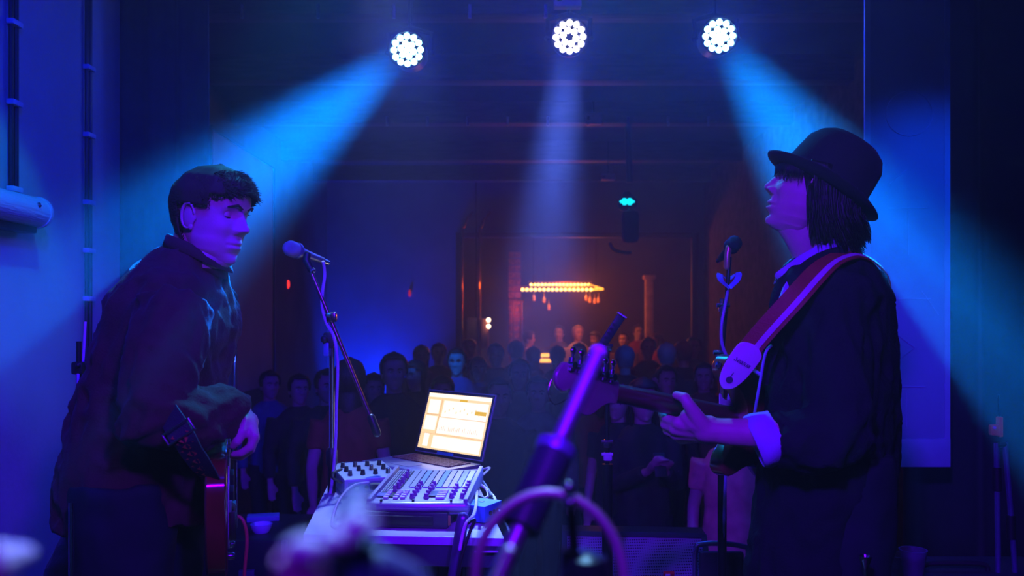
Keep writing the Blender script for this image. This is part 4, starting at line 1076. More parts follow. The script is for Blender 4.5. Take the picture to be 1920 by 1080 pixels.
Yk = 3.0; sx = A(1139, 700, Yk).x
t = thing('microphone_stand', (sx, Yk, 0), 'black stand holding a narrow black microphone bar, below the guitar headstock', 'microphone stand', 'microphone stands on the stage')
stand_base(t, sx, Yk, A(0, 655, Yk).z, .008, M_BLKM())
MB().cyl((sx, Yk, .04), (sx, Yk, A(0, 870, Yk).z), .019, seg=12).build('lower_tube', M_BLKM(), t)
for z_ in (648, 828, 852): MB().cyl(A(1128, z_, Yk - .01), A(1149, z_, Yk - .01), .006, seg=8).box(A(1139, z_ + 4, Yk), (.03, .03, .028), bev=.006).build('wing_clutch', M_CHR() if z_ != 852 else M_WHITE(), t)
a_, b_ = A(1124, 655, Yk), A(1160, 600, Yk); d = (b_ - a_).normalized(); Mx = Matrix((d, V((0, 1, 0)), d.cross(V((0, 1, 0))))).transposed()
t = thing('condenser_microphone', a_, 'narrow black bar microphone with a pale square tip, pointing up right of the centre', 'microphone')
MB().box((a_ + b_) / 2, ((b_ - a_).length + .03, .03, .030), Mx, .004).build('housing', M_BLK(), t)
for k in range(4): MB().box(a_ + d * (.05 + .018 * k) + V((-.008, -.016, 0)), (.008, .004, .012), Mx, .001).build('slot', mat('slot_black', (.004, .004, .004), .6), t)
MB().box(b_ + d * .020, (.006, .034, .036), Mx, .002).build('pale_tip', mat('pale_tip', (.8, .95, .95), .4), t)
MB().box(b_ + d * .0235, (.002, .02, .018), Mx).build('tip_mark', M_BLK(), t)

# ------------------------------------------------------------------ table with laptop and mixer
TZ = .735
P1, P2 = V((-.53, 2.17, 0)), V((-.02, 2.13, 0)); P4_, P3 = V((-.66, 3.25, 0)), V((-.165, 3.22, 0))
tb = thing('keyboard_stand_table', ((P1 + P3) / 2).to_2d().to_3d(), 'pale-topped table on dark crossed legs carrying the laptop and mixer', 'table')
def quadslab(z0, z1, sh=0.0, pts=None):
    pts = pts or [P1, P2, P3, P4_]; c = sum(pts, V()) / 4
    return MB().rings([[c + (p - c) * (1 - sh) + V((0, 0, z)) for p in pts] for z in (z0, z1)])
quadslab(TZ - .02, TZ).build('tabletop', mat('pale_board', (.62, .58, .68), .45, var=.06), tb, smooth=False)
quadslab(TZ - .075, TZ - .0205, .01).build('frame', mat('table_side', (.05, .04, .08), .5), tb, smooth=False)
MB().box(A(912, 1034, 2.12) + V((0, .0, 0)), (.06, .006, .004)).build('edge_strip', M_WHITE(), tb)
for sgn in (1, -1):
    for e in (P1.lerp(P2, .12), P1.lerp(P2, .88)):
        e2 = e + V((-.07, .55, 0))
        far = e + V((-.12, 1.0, 0))
        a_, b_ = (e + V((0, .08, TZ - .08)), far + V((0, -.08, .02))) if sgn > 0 else (far + V((0, -.08, TZ - .08)), e + V((0, .08, .02)))
        MB().tube([a_, b_], .016, 10, ends=True).build('leg', M_BLKM(), tb)
MB().tube([A(868, 950, 2.12) + V((0, .0, -.03)), A(835, 1180, 2.10)], .016, 10, ends=True).build('front_leg', mat('violet_tube', (.2, .15, .3), .3, .6), tb)

# rack box below the mixer
yw = math.atan2(P2.y - P1.y, P2.x - P1.x)
Rz = Matrix.Rotation(yw - R(1), 3, 'Z')
mc = A(782, 905, 2.50)
rk = thing('rack_unit', V((-.28, 2.42, TZ)), 'dark flat rack box beneath the mixer, on the table front', 'rack box')
RC = V((-.285, 2.40, TZ + .022))
MB().box(RC, (.27, .34, .042), Rz, .005).build('case', mat('rack_dark', (.03, .025, .04), .5), rk)
MB().box(RC + V((-.02, -.172, 0)), (.2, .004, .024), Rz, .001).build('front_vent', M_BLK(), rk)
MB().box(RC + V((.10, -.172, .0)), (.05, .004, .026), Rz, .001).build('amber_plate', mat('amber_plate', (.3, .12, .05), .4), rk)
for k in range(4): MB().box(RC + V((.12 * (-1) ** k, (.13 if k > 1 else -.14), .03)), (.03, .03, .018), Rz, .004).build('spacer', M_RUB(), rk)

# mixer: slab sloping to the front
mx = thing('audio_mixer', V((-.285, 2.45, TZ + .06)), 'silver sound mixer with faders, pale buttons and violet knobs before the laptop', 'mixer')
f0, f1 = A(690, 940, 2.26), A(872, 943, 2.24); r0, r1 = A(722, 882, 2.62), A(858, 880, 2.60)
ex = (f1 - f0 + r1 - r0).normalized(); wd = .252
f0 = A(782, 941, 2.25) - ex * wd / 2; ey = (A(790, 880, 2.60) - A(782, 941, 2.25)); L_ = ey.length; ey.normalize(); ez = ex.cross(ey).normalized(); ey = ez.cross(ex)
def mp(a, b, h=0): return f0 + ex * (a * wd) + ey * (b * L_) + ez * h
MF = Matrix((ex, ey, ez)).transposed()
MET = mat('mixer_metal', (.42, .42, .50), .35, .35, var=.05)
MB().box(mp(.5, .5, -.018), (wd, L_, .034), MF, .008).build('case', MET, mx)
MB().tube([mp(.0, .0, -.012), mp(.5, -.012, -.012), mp(1, .0, -.012)], .014, 14, ends=True).build('front_lip', MET, mx)
for a_ in (-.012, 1.012): MB().box(mp(a_, .5, -.012), (.012, L_ * 1.02, .044), MF, .004).build('side_cheek', mat('mixer_side', (.35, .3, .42), .3, .3), mx)
MB().box(mp(.13, .52, .0008), (.045, L_ * .8, .002), MF).build('fader_panel', M_BLK(), mx, smooth=False)
for k in range(6):
    MB().box(mp(.06 + .028 * k, .60, .0022), (.0018, L_ * .66, .0015), MF).build('slot_line', M_WHITE(), mx, smooth=False)
KN = mat('violet_knob', (.25, .04, .28), .35)
PAL = [mat('strip_cream', (.85, .68, .5), .5), mat('strip_lilac', (.6, .6, .78), .5), mat('strip_blue', (.35, .55, .75), .5)]
for k in range(9):
    MB().box(mp(.335 + .074 * k, .66, .001), (.0145, L_ * .52, .0025), MF).build('channel_strip', PAL[[1, 2, 1, 0, 2, 0, 0, 1, 0][k]], mx, smooth=False)
def knob(a, b, r_=.0062, h=.013, m=KN, nm='knob'):
    o = MB().lathe(mp(a, b, 0), [(r_ * 1.25, 0), (r_ * 1.2, h * .35), (r_, h * .4), (r_ * .85, h), (r_ * .3, h * 1.04)], 12, axis=ez).build(nm, m, mx)
    MB().box(mp(a, b, h * 1.06), (.0016, r_ * 1.5, .001), MF).build('pointer', M_WHITE(), o)
for a_, bs in ((.42, (.10, .19, .28, .37, .46)), (.57, (.10, .19, .28, .37, .46)), (.84, (.12, .21, .30, .39)), (.955, (.12, .21, .30, .39, .48))):
    for b_ in bs: knob(a_, b_)
for k in range(7): knob(.185 + .012 * (k % 2), .26 + .085 * k, .005, .02)
BT = mat('cream_button', (.85, .82, .75), .4)
for a_ in (.14, .245, .32, .70, .745):
    for b_ in (.09, .15, .21, .27): MB().box(mp(a_, b_, .003), (.013, .012, .006), MF, .0015).build('button', BT, mx)
MB().box(mp(.64, .2, .002), (.028, .05, .004), MF, .001).build('display', M_BLK(), mx)
MB().box(mp(.08, .17, .002), (.03, .03, .004), MF, .001).build('badge', mat('badge_blue', (.12, .12, .4), .4), mx)
for a_ in (.12, .46, .86): MB().box(mp(a_, .0, .004), (.006, .010, .006), MF, .001).build('screw', M_BLK(), mx)
dots = MB()
for a_ in (.30, .372, .447, .52, .595, .668, .742, .815, .89, .965):
    for k in range(12): dots.box(mp(a_, .42 + .045 * k, .0015), (.0035, .004, .002), MF)
tag(dots.build('indicator_dots', M_BLK(), mx, smooth=False), kind='stuff')

# laptop
lt = thing('laptop', V((-.35, 3.0, TZ)), 'open silver laptop with a bright pale audio program on its screen', 'laptop')
hz = TZ + .034
hl, hr_ = V((-.378, 3.30, hz)), V((-.108, 3.04, hz))
lx = (hr_ - hl).normalized(); lf = V((lx.y, -lx.x, 0)); LWd = (hr_ - hl).length
LM2 = Matrix((lx, -lf, V((0, 0, 1)))).transposed()
ALU = mat('aluminium', (.72, .72, .76), .35, .7, var=.03)
ctr = (hl + hr_) / 2 + lf * .125
MB().box(ctr - V((0, 0, .010)), (LWd, .25, .016), LM2, .006).build('base', ALU, lt)
keys = MB()
for r_ in range(6):
    for c_ in range(15):
        keys.box((hl + lx * (.03 + (LWd - .06) * (c_ + .5) / 15) + lf * (.022 + .0185 * (r_ + .5)) + V((0, 0, .0))), (.0175, .0145, .004), LM2)
tag(keys.build('keys', mat('dark_keys', (.18, .06, .08), .5), lt, smooth=False), kind='stuff')
MB().box((hl + hr_) / 2 + lf * .19 - V((0, 0, .0012)), (.1, .06, .001), LM2).build('trackpad', mat('trackpad', (.6, .6, .64), .3), lt, smooth=False)
riser = MB().box(ctr - V((0, 0, .026)), (LWd * .9, .2, .015), LM2, .003).build('riser_book', mat('riser_grey', (.3, .3, .35), .6), base=ctr - V((0, 0, .034)))
tag(riser, 'flat grey board under the open laptop', 'board')
# lid: solve its up direction so that the top edge lies where the photograph shows it
lu = (V((0, 0, 1)) * cos(R(17)) - lf * sin(R(17))).normalized(); LH = .245
lnrm = lx.cross(lu); lnrm = -lnrm if lnrm.dot(lf) < 0 else lnrm
LF = Matrix((lx, lu, lnrm)).transposed(); oc = hl - lf * .004
def lp2(a, b, h=0): return hl + lx * (a * LWd) + lu * (b * LH + .006) + lnrm * h
MB().box(lp2(.5, .5, -.004), (LWd, LH, .008), LF, .0035).build('lid', ALU, lt)
MB().box(lp2(.5, .5, .0005), (LWd - .008, LH - .008, .002), LF).build('bezel', mat('bezel_black', (.02, .015, .025), .25), lt, smooth=False)
scr = MB(); ems = [mat('screen_white', (.0, .0, .0), .4, emit=(1, .90, .80), es=1.25), mat('screen_cream', (.0, .0, .0), .4, emit=(1, .68, .36), es=1.15), mat('screen_yellow', (0, 0, 0), .4, emit=(.95, .55, .02), es=.9), mat('screen_line', (0, 0, 0), .4, emit=(.75, .40, .22), es=.8)]
def srect(a0, b0, a1, b1, mi, h):
    scr.cur = mi; scr.box(lp2((a0 + a1) / 2, (b0 + b1) / 2, h), ((a1 - a0) * LWd, (b1 - b0) * LH, .0002), LF)
srect(.035, .065, .965, .945, 1, .0018)
srect(.04, .88, .96, .94, 0, .0021)
for q in ((.07, .62, .24, .84), (.06, .36, .24, .58), (.10, .10, .18, .30)): srect(*q, 0, .0021)
srect(.29, .58, .94, .84, 0, .0021); srect(.27, .32, .94, .57, 0, .0021); srect(.24, .09, .94, .28, 0, .0021)
srect(.77, .66, .93, .72, 2, .0024); srect(.52, .845, .63, .875, 2, .0024)
for q in ((.26, .31, .265, .86), (.05, .30, .95, .304), (.06, .60, .26, .607), (.27, .575, .94, .579)): srect(*q, 3, .0024)
for k in range(22):
    if k in (4, 12): continue
    srect(.31 + .026 * k, .37, .314 + .026 * k, .37 + .04 + .03 * ((k * 7) % 3) / 2, 3, .0024)
for k in range(10): srect(.33 + .055 * k, .65 + .03 * (k % 3), .345 + .055 * k, .66 + .03 * (k % 3) + .02, 1, .0024)
scr.cur = 0
so = scr.build('screen', ems, lt, smooth=False)
for m in ems: m.cycles.emission_sampling = 'FRONT'
MB().box(lp2(.47, .025, .0018), (.09, .011, .001), LF).build('blue_sticker', mat('teal_sticker', (.02, .5, .6), .4), lt)
# left device
dv = thing('audio_interface', A(690, 885, 2.72), 'pale green-lit effects unit with knobs at the table\'s left rear', 'effects unit')
DC = A(683, 890, 2.75); Rd = Matrix.Rotation(R(22), 3, 'Z') @ Matrix.Rotation(R(3), 3, 'X')
DC.z = TZ + .036
MB().box(DC, (.175, .24, .055), Rd, .006).build('case', mat('pale_green_case', (.55, .62, .62), .35, .3), dv)
MB().box(DC + Rd @ V((0, -.121, 0)), (.15, .003, .035), Rd).build('front_panel', mat('device_front', (.25, .3, .4), .3, .3), dv, smooth=False)
for k in range(12):
    c = DC + Rd @ V((-.06 + .04 * (k % 4), -.07 + .06 * (k // 4), .028))
    MB().lathe(c, [(.008, 0), (.007, .006), (.006, .016), (.002, .017)], 12, axis=Rd @ V((0, 0, 1))).build('knob', M_BLK() if k % 3 else M_CHR(), dv)
for k in range(4): MB().cyl(DC + Rd @ V((-.05 + .03 * k, -.12, 0)), DC + Rd @ V((-.05 + .03 * k, -.128, 0)), .007, seg=12).build('socket', M_CHR(), dv)
# pale sheet / tray behind
o = MB().box((-.50, 3.12, TZ + .008), (.22, .2, .012), Matrix.Rotation(R(10), 3, 'Z'), .003).build('tray', mat('teal_tray', (.2, .3, .36), .5), base=(-.50, 3.12, TZ + .002)); tag(o, 'dull blue-green tray behind the effects unit on the table', 'tray')
# blue direct box
db = thing('direct_box', A(905, 968, 2.32), 'small blue metal box with sockets at the right edge of the table', 'box')
BC = A(903, 960, 2.33); BC.z = TZ + .026
Rb = Matrix.Rotation(R(-28), 3, 'Z')
MB().box(BC, (.075, .095, .045), Rb, .004).build('case', mat('blue_enamel', (.10, .38, .75), .35, .2), db)
for s_ in (-.02, .0, .02): MB().cyl(BC + Rb @ V((.037, s_, 0)), BC + Rb @ V((.041, s_, 0)), .006, seg=10).build('socket', M_BLK(), db)
MB().box(BC + Rb @ V((0, 0, .023)), (.012, .01, .002), Rb).build('switch', M_BLK(), db)
# cables on the table's right side
WC = mat('white_cable', (.8, .78, .8), .4); BKC = M_RUB()
CABS = [([A(872, 884, 2.62), A(905, 880, 2.9), A(918, 878, 2.9), A(895, 900, 2.75), A(885, 912, 2.6)], WC, 'white cable looping from the laptop\'s right corner'),
        ([A(868, 905, 2.50), A(895, 905, 2.55), A(920, 925, 2.52), A(928, 940, 2.45), A(905, 950, 2.40), A(875, 945, 2.38)], WC, 'white cable coiled widest at the right of the mixer'),
        ([A(868, 912, 2.48), A(905, 912, 2.52), A(915, 930, 2.48), A(890, 938, 2.42), A(868, 935, 2.38)], WC, 'white cable coiled tightly against the mixer\'s right side'),
        ([A(868, 898, 2.54), A(890, 895, 2.6), A(905, 903, 2.6), A(922, 930, 2.45)], BKC, 'black cable lying over the white coils'),
        ([A(868, 930, 2.38), A(890, 928, 2.42), A(925, 945, 2.38), A(945, 975, 2.26), A(958, 1010, 2.18)], BKC, 'black cable running off the table\'s front right corner'),
        ([A(894, 905, 2.58), A(893, 940, 2.30), A(888, 965, 2.15), A(872, 985, 2.09), A(862, 1030, 2.06)], WC, 'white cable hanging over the table\'s front edge'),
        ([A(870, 990, 2.09), A(878, 980, 2.10), A(890, 975, 2.12), A(880, 1000, 2.09), A(862, 1060, 2.08), A(850, 1150, 2.1)], BKC, 'black cable bundle wrapped round the table\'s front leg'),
        ([A(690, 905, 2.50), A(660, 912, 2.45), A(635, 940, 2.35), A(622, 985, 2.25), A(640, 1100, 2.2)], mat('violet_cable', (.5, .35, .6), .4), 'violet-lit cable arching off the table\'s left side'),
        ([A(640, 880, 2.66), A(625, 886, 2.62), A(624, 896, 2.6), A(640, 905, 2.62)], BKC, 'short black cable loop left of the effects unit')]
for pts, m, lab in CABS:
    pts = [V(p) for p in pts]
    for p in pts:
        if p.y > 2.2 and p.x < .0 and p.z < TZ + .006 : p.z = TZ + .006
    o = MB().tube(smooth_path(pts, 7), .0042, 7, ends=True).build('cable', m, base=pts[0]); tag(o, lab, 'cable', 'cables on the laptop table')
# ------------------------------------------------------------------ stage floor things
def wedge(x, y, wd, hh, dp, rot, name, label, z0=0.0):
    t = thing(name, (x, y, z0), label, 'loudspeaker')
    M3 = Matrix.Rotation(R(rot), 3, 'Z')
    prof = [(0, 0), (dp, 0), (dp, hh), (dp * .72, hh), (0, hh * .25)]     # front edge towards the player
    mb = MB().rings([[M3 @ V((sx * wd / 2, q[0] - dp / 2, q[1])) + V((x, y, z0)) for q in prof] for sx in (-1, 1)])
    mb.build('cabinet', M_BLK(), t, smooth=False)
    a = V((0, -dp / 2, hh * .25)); b = V((0, dp * .22, hh)); sl = (b - a); L = sl.length; sl.normalize(); nr = V((0, -sl.z, sl.y)); c = (a + b) / 2
    Mg = M3 @ Matrix((V((1, 0, 0)), sl, nr)).transposed(); cw = M3 @ (c + nr * .006) + V((x, y, z0))
    MB().box(cw, (wd - .03, L - .03, .010), Mg).build('grille', GM, t, smooth=False)
    fr = MB()
    for s_ in (-1, 1):
        fr.box(cw + Mg @ V((s_ * (wd / 2 - .012), 0, .004)), (.022, L - .01, .014), Mg, .003); fr.box(cw + Mg @ V((0, s_ * (L / 2 - .012), .004)), (wd - .01, .022, .014), Mg, .003)
    fr.build('grille_frame', mat('grille_frame', (.04, .04, .05), .4), t)
    return t, cw, Mg, L


GM = bpy.data.materials.new('perforated_steel'); GM.use_nodes = True
nt = GM.node_tree; b = nt.nodes['Principled BSDF']; tc = nt.nodes.new('ShaderNodeTexCoord'); vo = nt.nodes.new('ShaderNodeTexVoronoi'); vo.inputs['Scale'].default_value = 110; vo.inputs['Randomness'].default_value = 0.0
mpn = nt.nodes.new('ShaderNodeMapping'); mpn.inputs['Rotation'].default_value = (0, 0, R(0)); nt.links.new(tc.outputs['Object'], mpn.inputs[0]); nt.links.new(mpn.outputs[0], vo.inputs['Vector'])
rp = nt.nodes.new('ShaderNodeValToRGB'); rp.color_ramp.elements[0].position = .30; rp.color_ramp.elements[0].color = (.004, .004, .006, 1); rp.color_ramp.elements[1].position = .42; rp.color_ramp.elements[1].color = (.42, .40, .46, 1)
nt.links.new(vo.outputs['Distance'], rp.inputs[0]); nt.links.new(rp.outputs[0], b.inputs['Base Color']); b.inputs['Roughness'].default_value = .5
wt, cw, Mg, L = wedge(A(1188, 1060, 3.4).x, 3.35, .58, .415, .46, -4, 'stage_monitor', 'black wedge monitor loudspeaker with a grey perforated grille at the bottom centre')
MB().box(A(1254, 1076, 3.12), (.04, .012, .02), Mg, .002).build('red_badge', mat('red_badge', (.8, .04, .03), .4), wt)
MB().box(A(1252, 1077, 3.112), (.018, .012, .006), Mg, .001).build('badge_mark', M_WHITE(), wt)
# metal-framed chair back by the stage edge
Yc = 3.25; t = thing('padded_chair', (A(1352, 1000, Yc).x, Yc, 0), 'metal tube chair with a dark padded back beside the perforated monitor', 'chair')
a0, a1 = A(1302, 1020, Yc), A(1406, 1024, Yc)
fr = smooth_path([(a0.x - .005, Yc - .02, .02), (a0.x - .0, Yc, a0.z - .12), (a0.x + .006, Yc, a0.z - .02), (a0.x + .028, Yc, a0.z), ((a0.x + a1.x) / 2, Yc, a0.z + .002), (a1.x - .03, Yc, a1.z), (a1.x - .004, Yc, a1.z - .02), (a1.x + .004, Yc, a1.z - .12), (a1.x + .01, Yc - .02, .02)], 6)
MB().tube(fr, .010, 10, ends=True).build('frame', mat('steel_tube', (.5, .6, .65), .25, .9), t)
xm = (a0.x + a1.x) / 2
MB().box((xm, Yc + .012, a0.z - .10), (a1.x - a0.x - .04, .03, .14), bev=.015).build('backrest', mat('black_vinyl', (.02, .02, .025), .5), t)
MB().box((xm, Yc - .13, .22), (a1.x - a0.x - .01, .22, .04), bev=.015).build('seat', mat('black_vinyl', (0, 0, 0)), t)
for s_ in (a0.x, a1.x): MB().tube([(s_, Yc, .22), (s_, Yc - .23, .2), (s_, Yc - .26, .01)], .009, 8).build('leg', mat('steel_tube', (0, 0, 0)), t)
# flight case on the left of the stage with a plastic bowl
t = thing('flight_case', (-1.3, 3.45, 0), 'black flight case in the shade to the right of the bass guitar', 'case')
CT = at(0, 998, 3.35).z
MB().box((-1.15, 3.45, CT / 2), (.6, .45, CT), bev=.01).build('case_body', M_BLK(), t)
for x in (-1.44, -.86): MB().box((x, 3.225, CT / 2), (.02, .02, CT), bev=.003).build('corner_edge', mat('dull_alloy', (.2, .2, .25), .4, .7), t)
for x in (-1.3, -1.0): MB().box((x, 3.22, CT * .7), (.06, .02, .05), bev=.004).build('latch', mat('dull_alloy', (0, 0, 0)), t)
o = MB().lathe((A(490, 990, 3.35).x, 3.35, CT), [(.028, 0), (.036, .012), (.042, .030), (.043, .034), (.040, .034), (.034, .012), (.026, .006), (.001, .005)], 24).build('ashtray', mat('pale_blue_plastic', (.55, .7, .85), .4), base=(A(490, 990, 3.35).x, 3.35, CT)); tag(o, 'pale blue round dish on the flight case', 'dish')
o = MB().box((A(487, 965, 3.5).x, 3.55, CT + .012), (.13, .07, .022), Matrix.Rotation(R(14), 3, 'Z'), .004).build('set_list_pad', mat('teal_paper', (.15, .35, .4), .6), base=(A(487, 965, 3.5).x, 3.55, CT)); tag(o, 'dim teal pad lying behind the pale blue dish', 'pad')

# right rear: amplifier with cups, trumpet, instrument stand
t = thing('guitar_amplifier', (1.33, 2.62, 0), 'dark guitar amplifier standing behind the coat tails at the right', 'amplifier')
CT2 = at(0, 1092, 2.5).z
MB().box((1.36, 2.62, CT2 / 2), (.62, .34, CT2), bev=.015).build('cabinet', mat('amp_tolex', (.022, .02, .03), .7, bump=.4, bscale=300), t)
MB().box((1.36, 2.445, CT2 * .42), (.54, .01, CT2 * .62)).build('grille_cloth', mat('amp_cloth', (.04, .035, .05), .9), t, smooth=False)
MB().box((1.36, 2.445, CT2 * .86), (.54, .012, CT2 * .16)).build('control_panel', mat('amp_panel', (.08, .08, .1), .4, .5), t, smooth=False)
for k in range(6): MB().cyl((1.16 + .08 * k, 2.44, CT2 * .86), (1.16 + .08 * k, 2.42, CT2 * .86), .012, seg=12).build('knob', M_BLK(), t)
MB().tube(smooth_path([(1.26, 2.62, CT2), (1.28, 2.62, CT2 + .02), (1.44, 2.62, CT2 + .02), (1.46, 2.62, CT2)], 4), .008, 8).build('carry_handle', M_RUB(), t)
GLS = mat('clear_plastic', (.55, .5, .75), .15, alpha_t=.85, var=.02)
for k, (px, py, Y, lab) in enumerate(((1712, 1030, 2.52, 'clear plastic tumbler, the taller one on the amplifier'), (1688, 1040, 2.60, 'clear plastic tumbler half hidden behind the taller one'))):
    c = A(px, py, Y); c.z = CT2; h = A(px, py, Y).z - CT2
    o = MB().lathe(c, [(.026, 0), (.038, h - .004), (.040, h), (.036, h), (.0245, .006), (.001, .005)], 24).build('plastic_cup', GLS, base=c); tag(o, lab, 'cup', 'plastic cups on the amplifier')
t = thing('trumpet', A(1622, 1150, 1.93), 'silver mouthpiece end of a brass instrument poking up at the bottom right', 'trumpet')
q = A(1622, 1043, 1.93)
MB().lathe(q + V((0, 0, -.09)), [(.0045, 0), (.005, .04), (.0065, .055), (.006, .062), (.0135, .082), (.0145, .088), (.0145, .091), (.012, .091), (.004, .075)], 22).build('mouthpiece', M_CHR(), t)
MB().tube(smooth_path([q + V((0, 0, -.08)), q + V((.002, 0, -.22)), q + V((.02, 0, -.34)), q + V((.06, 0, -.36)), q + V((.09, 0, -.30)), q + V((.09, 0, -.2))], 5), .0058, 10).build('leadpipe', M_CHR(), t)
for k in range(3): MB().cyl(q + V((.02 + .022 * k, .012, -.30)), q + V((.02 + .022 * k, .012, -.17)), .0085, seg=12).build('valve', M_CHR(), t)
MB().lathe(q + V((.045, .012, -.40)), [(.055, -.05), (.035, -.02), (.016, .03), (.008, .10)], 22).build('bell', M_CHR(), t)
MB().cyl(q + V((.045, .012, -.48)), (q.x + .045, q.y + .012, 0.01), .009, seg=8).lathe((q.x + .045, q.y + .012, 0), [(.10, 0), (.10, .01), (.02, .02)], 20).build('peg_stand', M_BLKM(), t)

Yi = 2.6; t = thing('folded_stand', (A(1875, 900, Yi).x, Yi, 0), 'two-legged steel stand with an orange-brown clamp at the right edge', 'stand')
ST = mat('blue_steel', (.3, .42, .6), .25, .8)
MB().tube([A(1868, 830, Yi), A(1871, 1000, Yi), A(1873, 1350, Yi)], .0085, 10).build('leg', ST, t)
MB().tube([A(1884, 828, Yi), A(1890, 900, Yi), A(1897, 980, Yi), A(1903, 1070, Yi), A(1912, 1340, Yi)], .0085, 10).build('leg', ST, t)
for px, py in ((1869, 898), (1895, 988)): MB().cyl(A(px, py - 22, Yi), A(px + 1, py + 22, Yi), .013, seg=10).build('joint_sleeve', M_BLK(), t)
CL = mat('orange_clamp', (.55, .2, .06), .45)
MB().box(A(1874, 800, Yi), (.014, .02, .062), bev=.004).box(A(1865, 806, Yi), (.03, .022, .034), bev=.007).build('clamp', CL, t)
MB().cyl(A(1865, 802, Yi - .02), A(1865, 802, Yi - .01), .005, seg=8).build('clamp_screw', M_CHR(), t)
MB().cyl(A(1872, 740, Yi), A(1874, 790, Yi), .003, seg=6).build('thin_rod', M_BLKM(), t)
MB().cyl(A(1868, 835, Yi), A(1884, 832, Yi), .010, seg=8).build('hinge', M_BLK(), t)
o = MB().box(A(1826, 630, 3.9), (.012, .01, .045), bev=.002).build('wall_switch', mat('switch_white', (.5, .5, .6), .4), base=A(1826, 640, 3.9)); 
bpy.data.objects.remove(o)

# left rear: straight stand and dark amp behind the legs
Ys = 2.35; sx = A(148, 700, Ys).x
t = thing('microphone_stand', (sx, Ys, 0), 'thin dark stand close to the left wall, behind the left man\'s back', 'microphone stand', 'microphone stands on the stage')
stand_base(t, sx, Ys, A(0, 640, Ys).z, .007, M_BLKM())
MB().cyl((sx + .012, Ys, A(0, 678, Ys).z), (sx + .018, Ys, A(0, 603, Ys).z), .0035, seg=8).build('pale_rod', mat('lilac_rod', (.6, .55, .7), .4), t)
MB().box((sx, Ys, A(0, 690, Ys).z), (.032, .03, .035), bev=.007).ball((sx + .008, Ys - .02, A(0, 684, Ys).z), .007).build('clutch', M_BLK(), t)
MB().tube(smooth_path([(sx + .004, Ys - .012, A(0, 700, Ys).z), (sx + .002, Ys - .012, A(0, 740, Ys).z), (sx - .008, Ys - .012, A(0, 800, Ys).z), (sx - .008, Ys, A(0, 950, Ys).z), (sx - .01, Ys, .02)], 5), .004, 7).build('cable', mat('lilac_rod', (0, 0, 0)), t)
Yf = 2.0; t = thing('guitar_stand', (A(134, 1000, Yf).x, Yf, 0), 'chrome square-framed stand at the bottom left beneath the shirt tail', 'stand')
MB().cyl(A(134, 942, Yf), V((A(134, 942, Yf).x, Yf, .02)), .0065, seg=10).build('upright', M_CHR(), t)
MB().cyl(A(134, 1078, Yf), A(252, 1072, Yf + .25), .006, seg=10).build('cross_bar', M_CHR(), t)
MB().tube([(A(134, 0, Yf).x, Yf, .1), (A(134, 0, Yf).x, Yf - .15, .01)], .006, 8).tube([(A(134, 0, Yf).x, Yf, .1), (A(134, 0, Yf).x + .15, Yf + .1, .01)], .006, 8).build('foot', M_CHR(), t)
t = thing('gig_bag', (-1.1, 2.62, 0), 'dark creased gig bag leaning in the shade behind the left man\'s legs', 'bag')
g = torso(MB(), [(-1.32, 2.62, .0, .10, .20, 90), (-1.31, 2.62, .25, .11, .22, 80), (-1.30, 2.62, .5, .09, .17, 80), (-1.29, 2.62, .66, .05, .09, 80)], 24).remesh(.016, 3)
wrinkle(g, .012, (14, 14, 14), 21).build('bag_body', mat('bag_nylon', (.03, .025, .05), .45, bump=.3, bscale=80), t, smooth='full')
MB().tube(smooth_path([(-1.36, 2.42, .40), (-1.30, 2.38, .44), (-1.24, 2.42, .40)], 5), .008, 8).build('bag_handle', M_RUB(), t)
MB().tube([A(212, 1030, 2.38), A(221, 1043, 2.38)], .003, 6).build('zip_pull', mat('bronze_zip', (.8, .5, .3), .3, .9), t)

# ------------------------------------------------------------------ close foreground: drum hardware, out of focus
t = thing('cymbal_stand', (.0, .70, 0), 'blurred violet-lit boom tube with a thick dark sleeve, nearest the camera at centre', 'stand', 'blurred drum hardware')
VT = mat('satin_tube', (.6, .5, .65), .38, .75)
p0, p1, p2, p3 = A(1121, 662, .80), A(1040, 846, .75), A(975, 990, .71), A(880, 1200, .66)
MB().cyl(p0, p1, .0078, seg=16).build('upper_tube', VT, t)
MB().ball(p0, .0080).build('tube_cap', M_WHITE(), t)
MB().cyl(p1 + (p1 - p2).normalized() * .006, p2, .0165, seg=18).build('sleeve', mat('dark_sleeve', (.05, .04, .09), .4), t)
MB().cyl(p2, p3, .0085, seg=14).build('lower_tube', VT, t)
dd = (p1 - p2).normalized()
MB().lathe(p1, [(.0175, -.004), (.0182, 0), (.0182, .006), (.012, .010)], 20, axis=dd).build('sleeve_rim', mat('rim_cyan_highlight', (.35, .6, .7), .35, .5), t)  # the clamp's cyan highlight is put into this teal colour
MB().tube([p3, V((-.05, .62, .45)), V((-.05, .62, .02))], .012, 12).build('mast', M_BLKM(), t)
for a_ in (0, 120, 240): MB().tube([(-.05, .62, .22), (-.05 + .28 * cos(R(a_)), .62 + .28 * sin(R(a_)), .01)], .008, 8).build('leg', M_BLKM(), t)
t = thing('drum_hoop', A(1040, 1000, .62), 'blurred pink hoop arching at the bottom centre beside the dark sleeve', 'drum')
HP = A(1030, 1085, .62); rh = .05
pts = [HP + V((cos(a) * .054, sin(a) * .02, sin(a) * .058)) for a in [R(200) - R(220) * k / 30 for k in range(31)]]
MB().tube(pts, .0042, 10, ends=True).build('hoop', mat('hoop_satin', (.65, .35, .5), .4, .4), t)
MB().lathe(A(1098, 1135, .62) , [(.019, -.06), (.019, .02), (.016, .035), (.006, .04)], 24).build('shell', mat('shell_dark', (.02, .012, .04), .35), t)
for px, py in ((1066, 915), (1070, 943)): MB().ball(A(px, py, .60), .0048, 12, 8).build('lug_nut', M_CHR(), t)
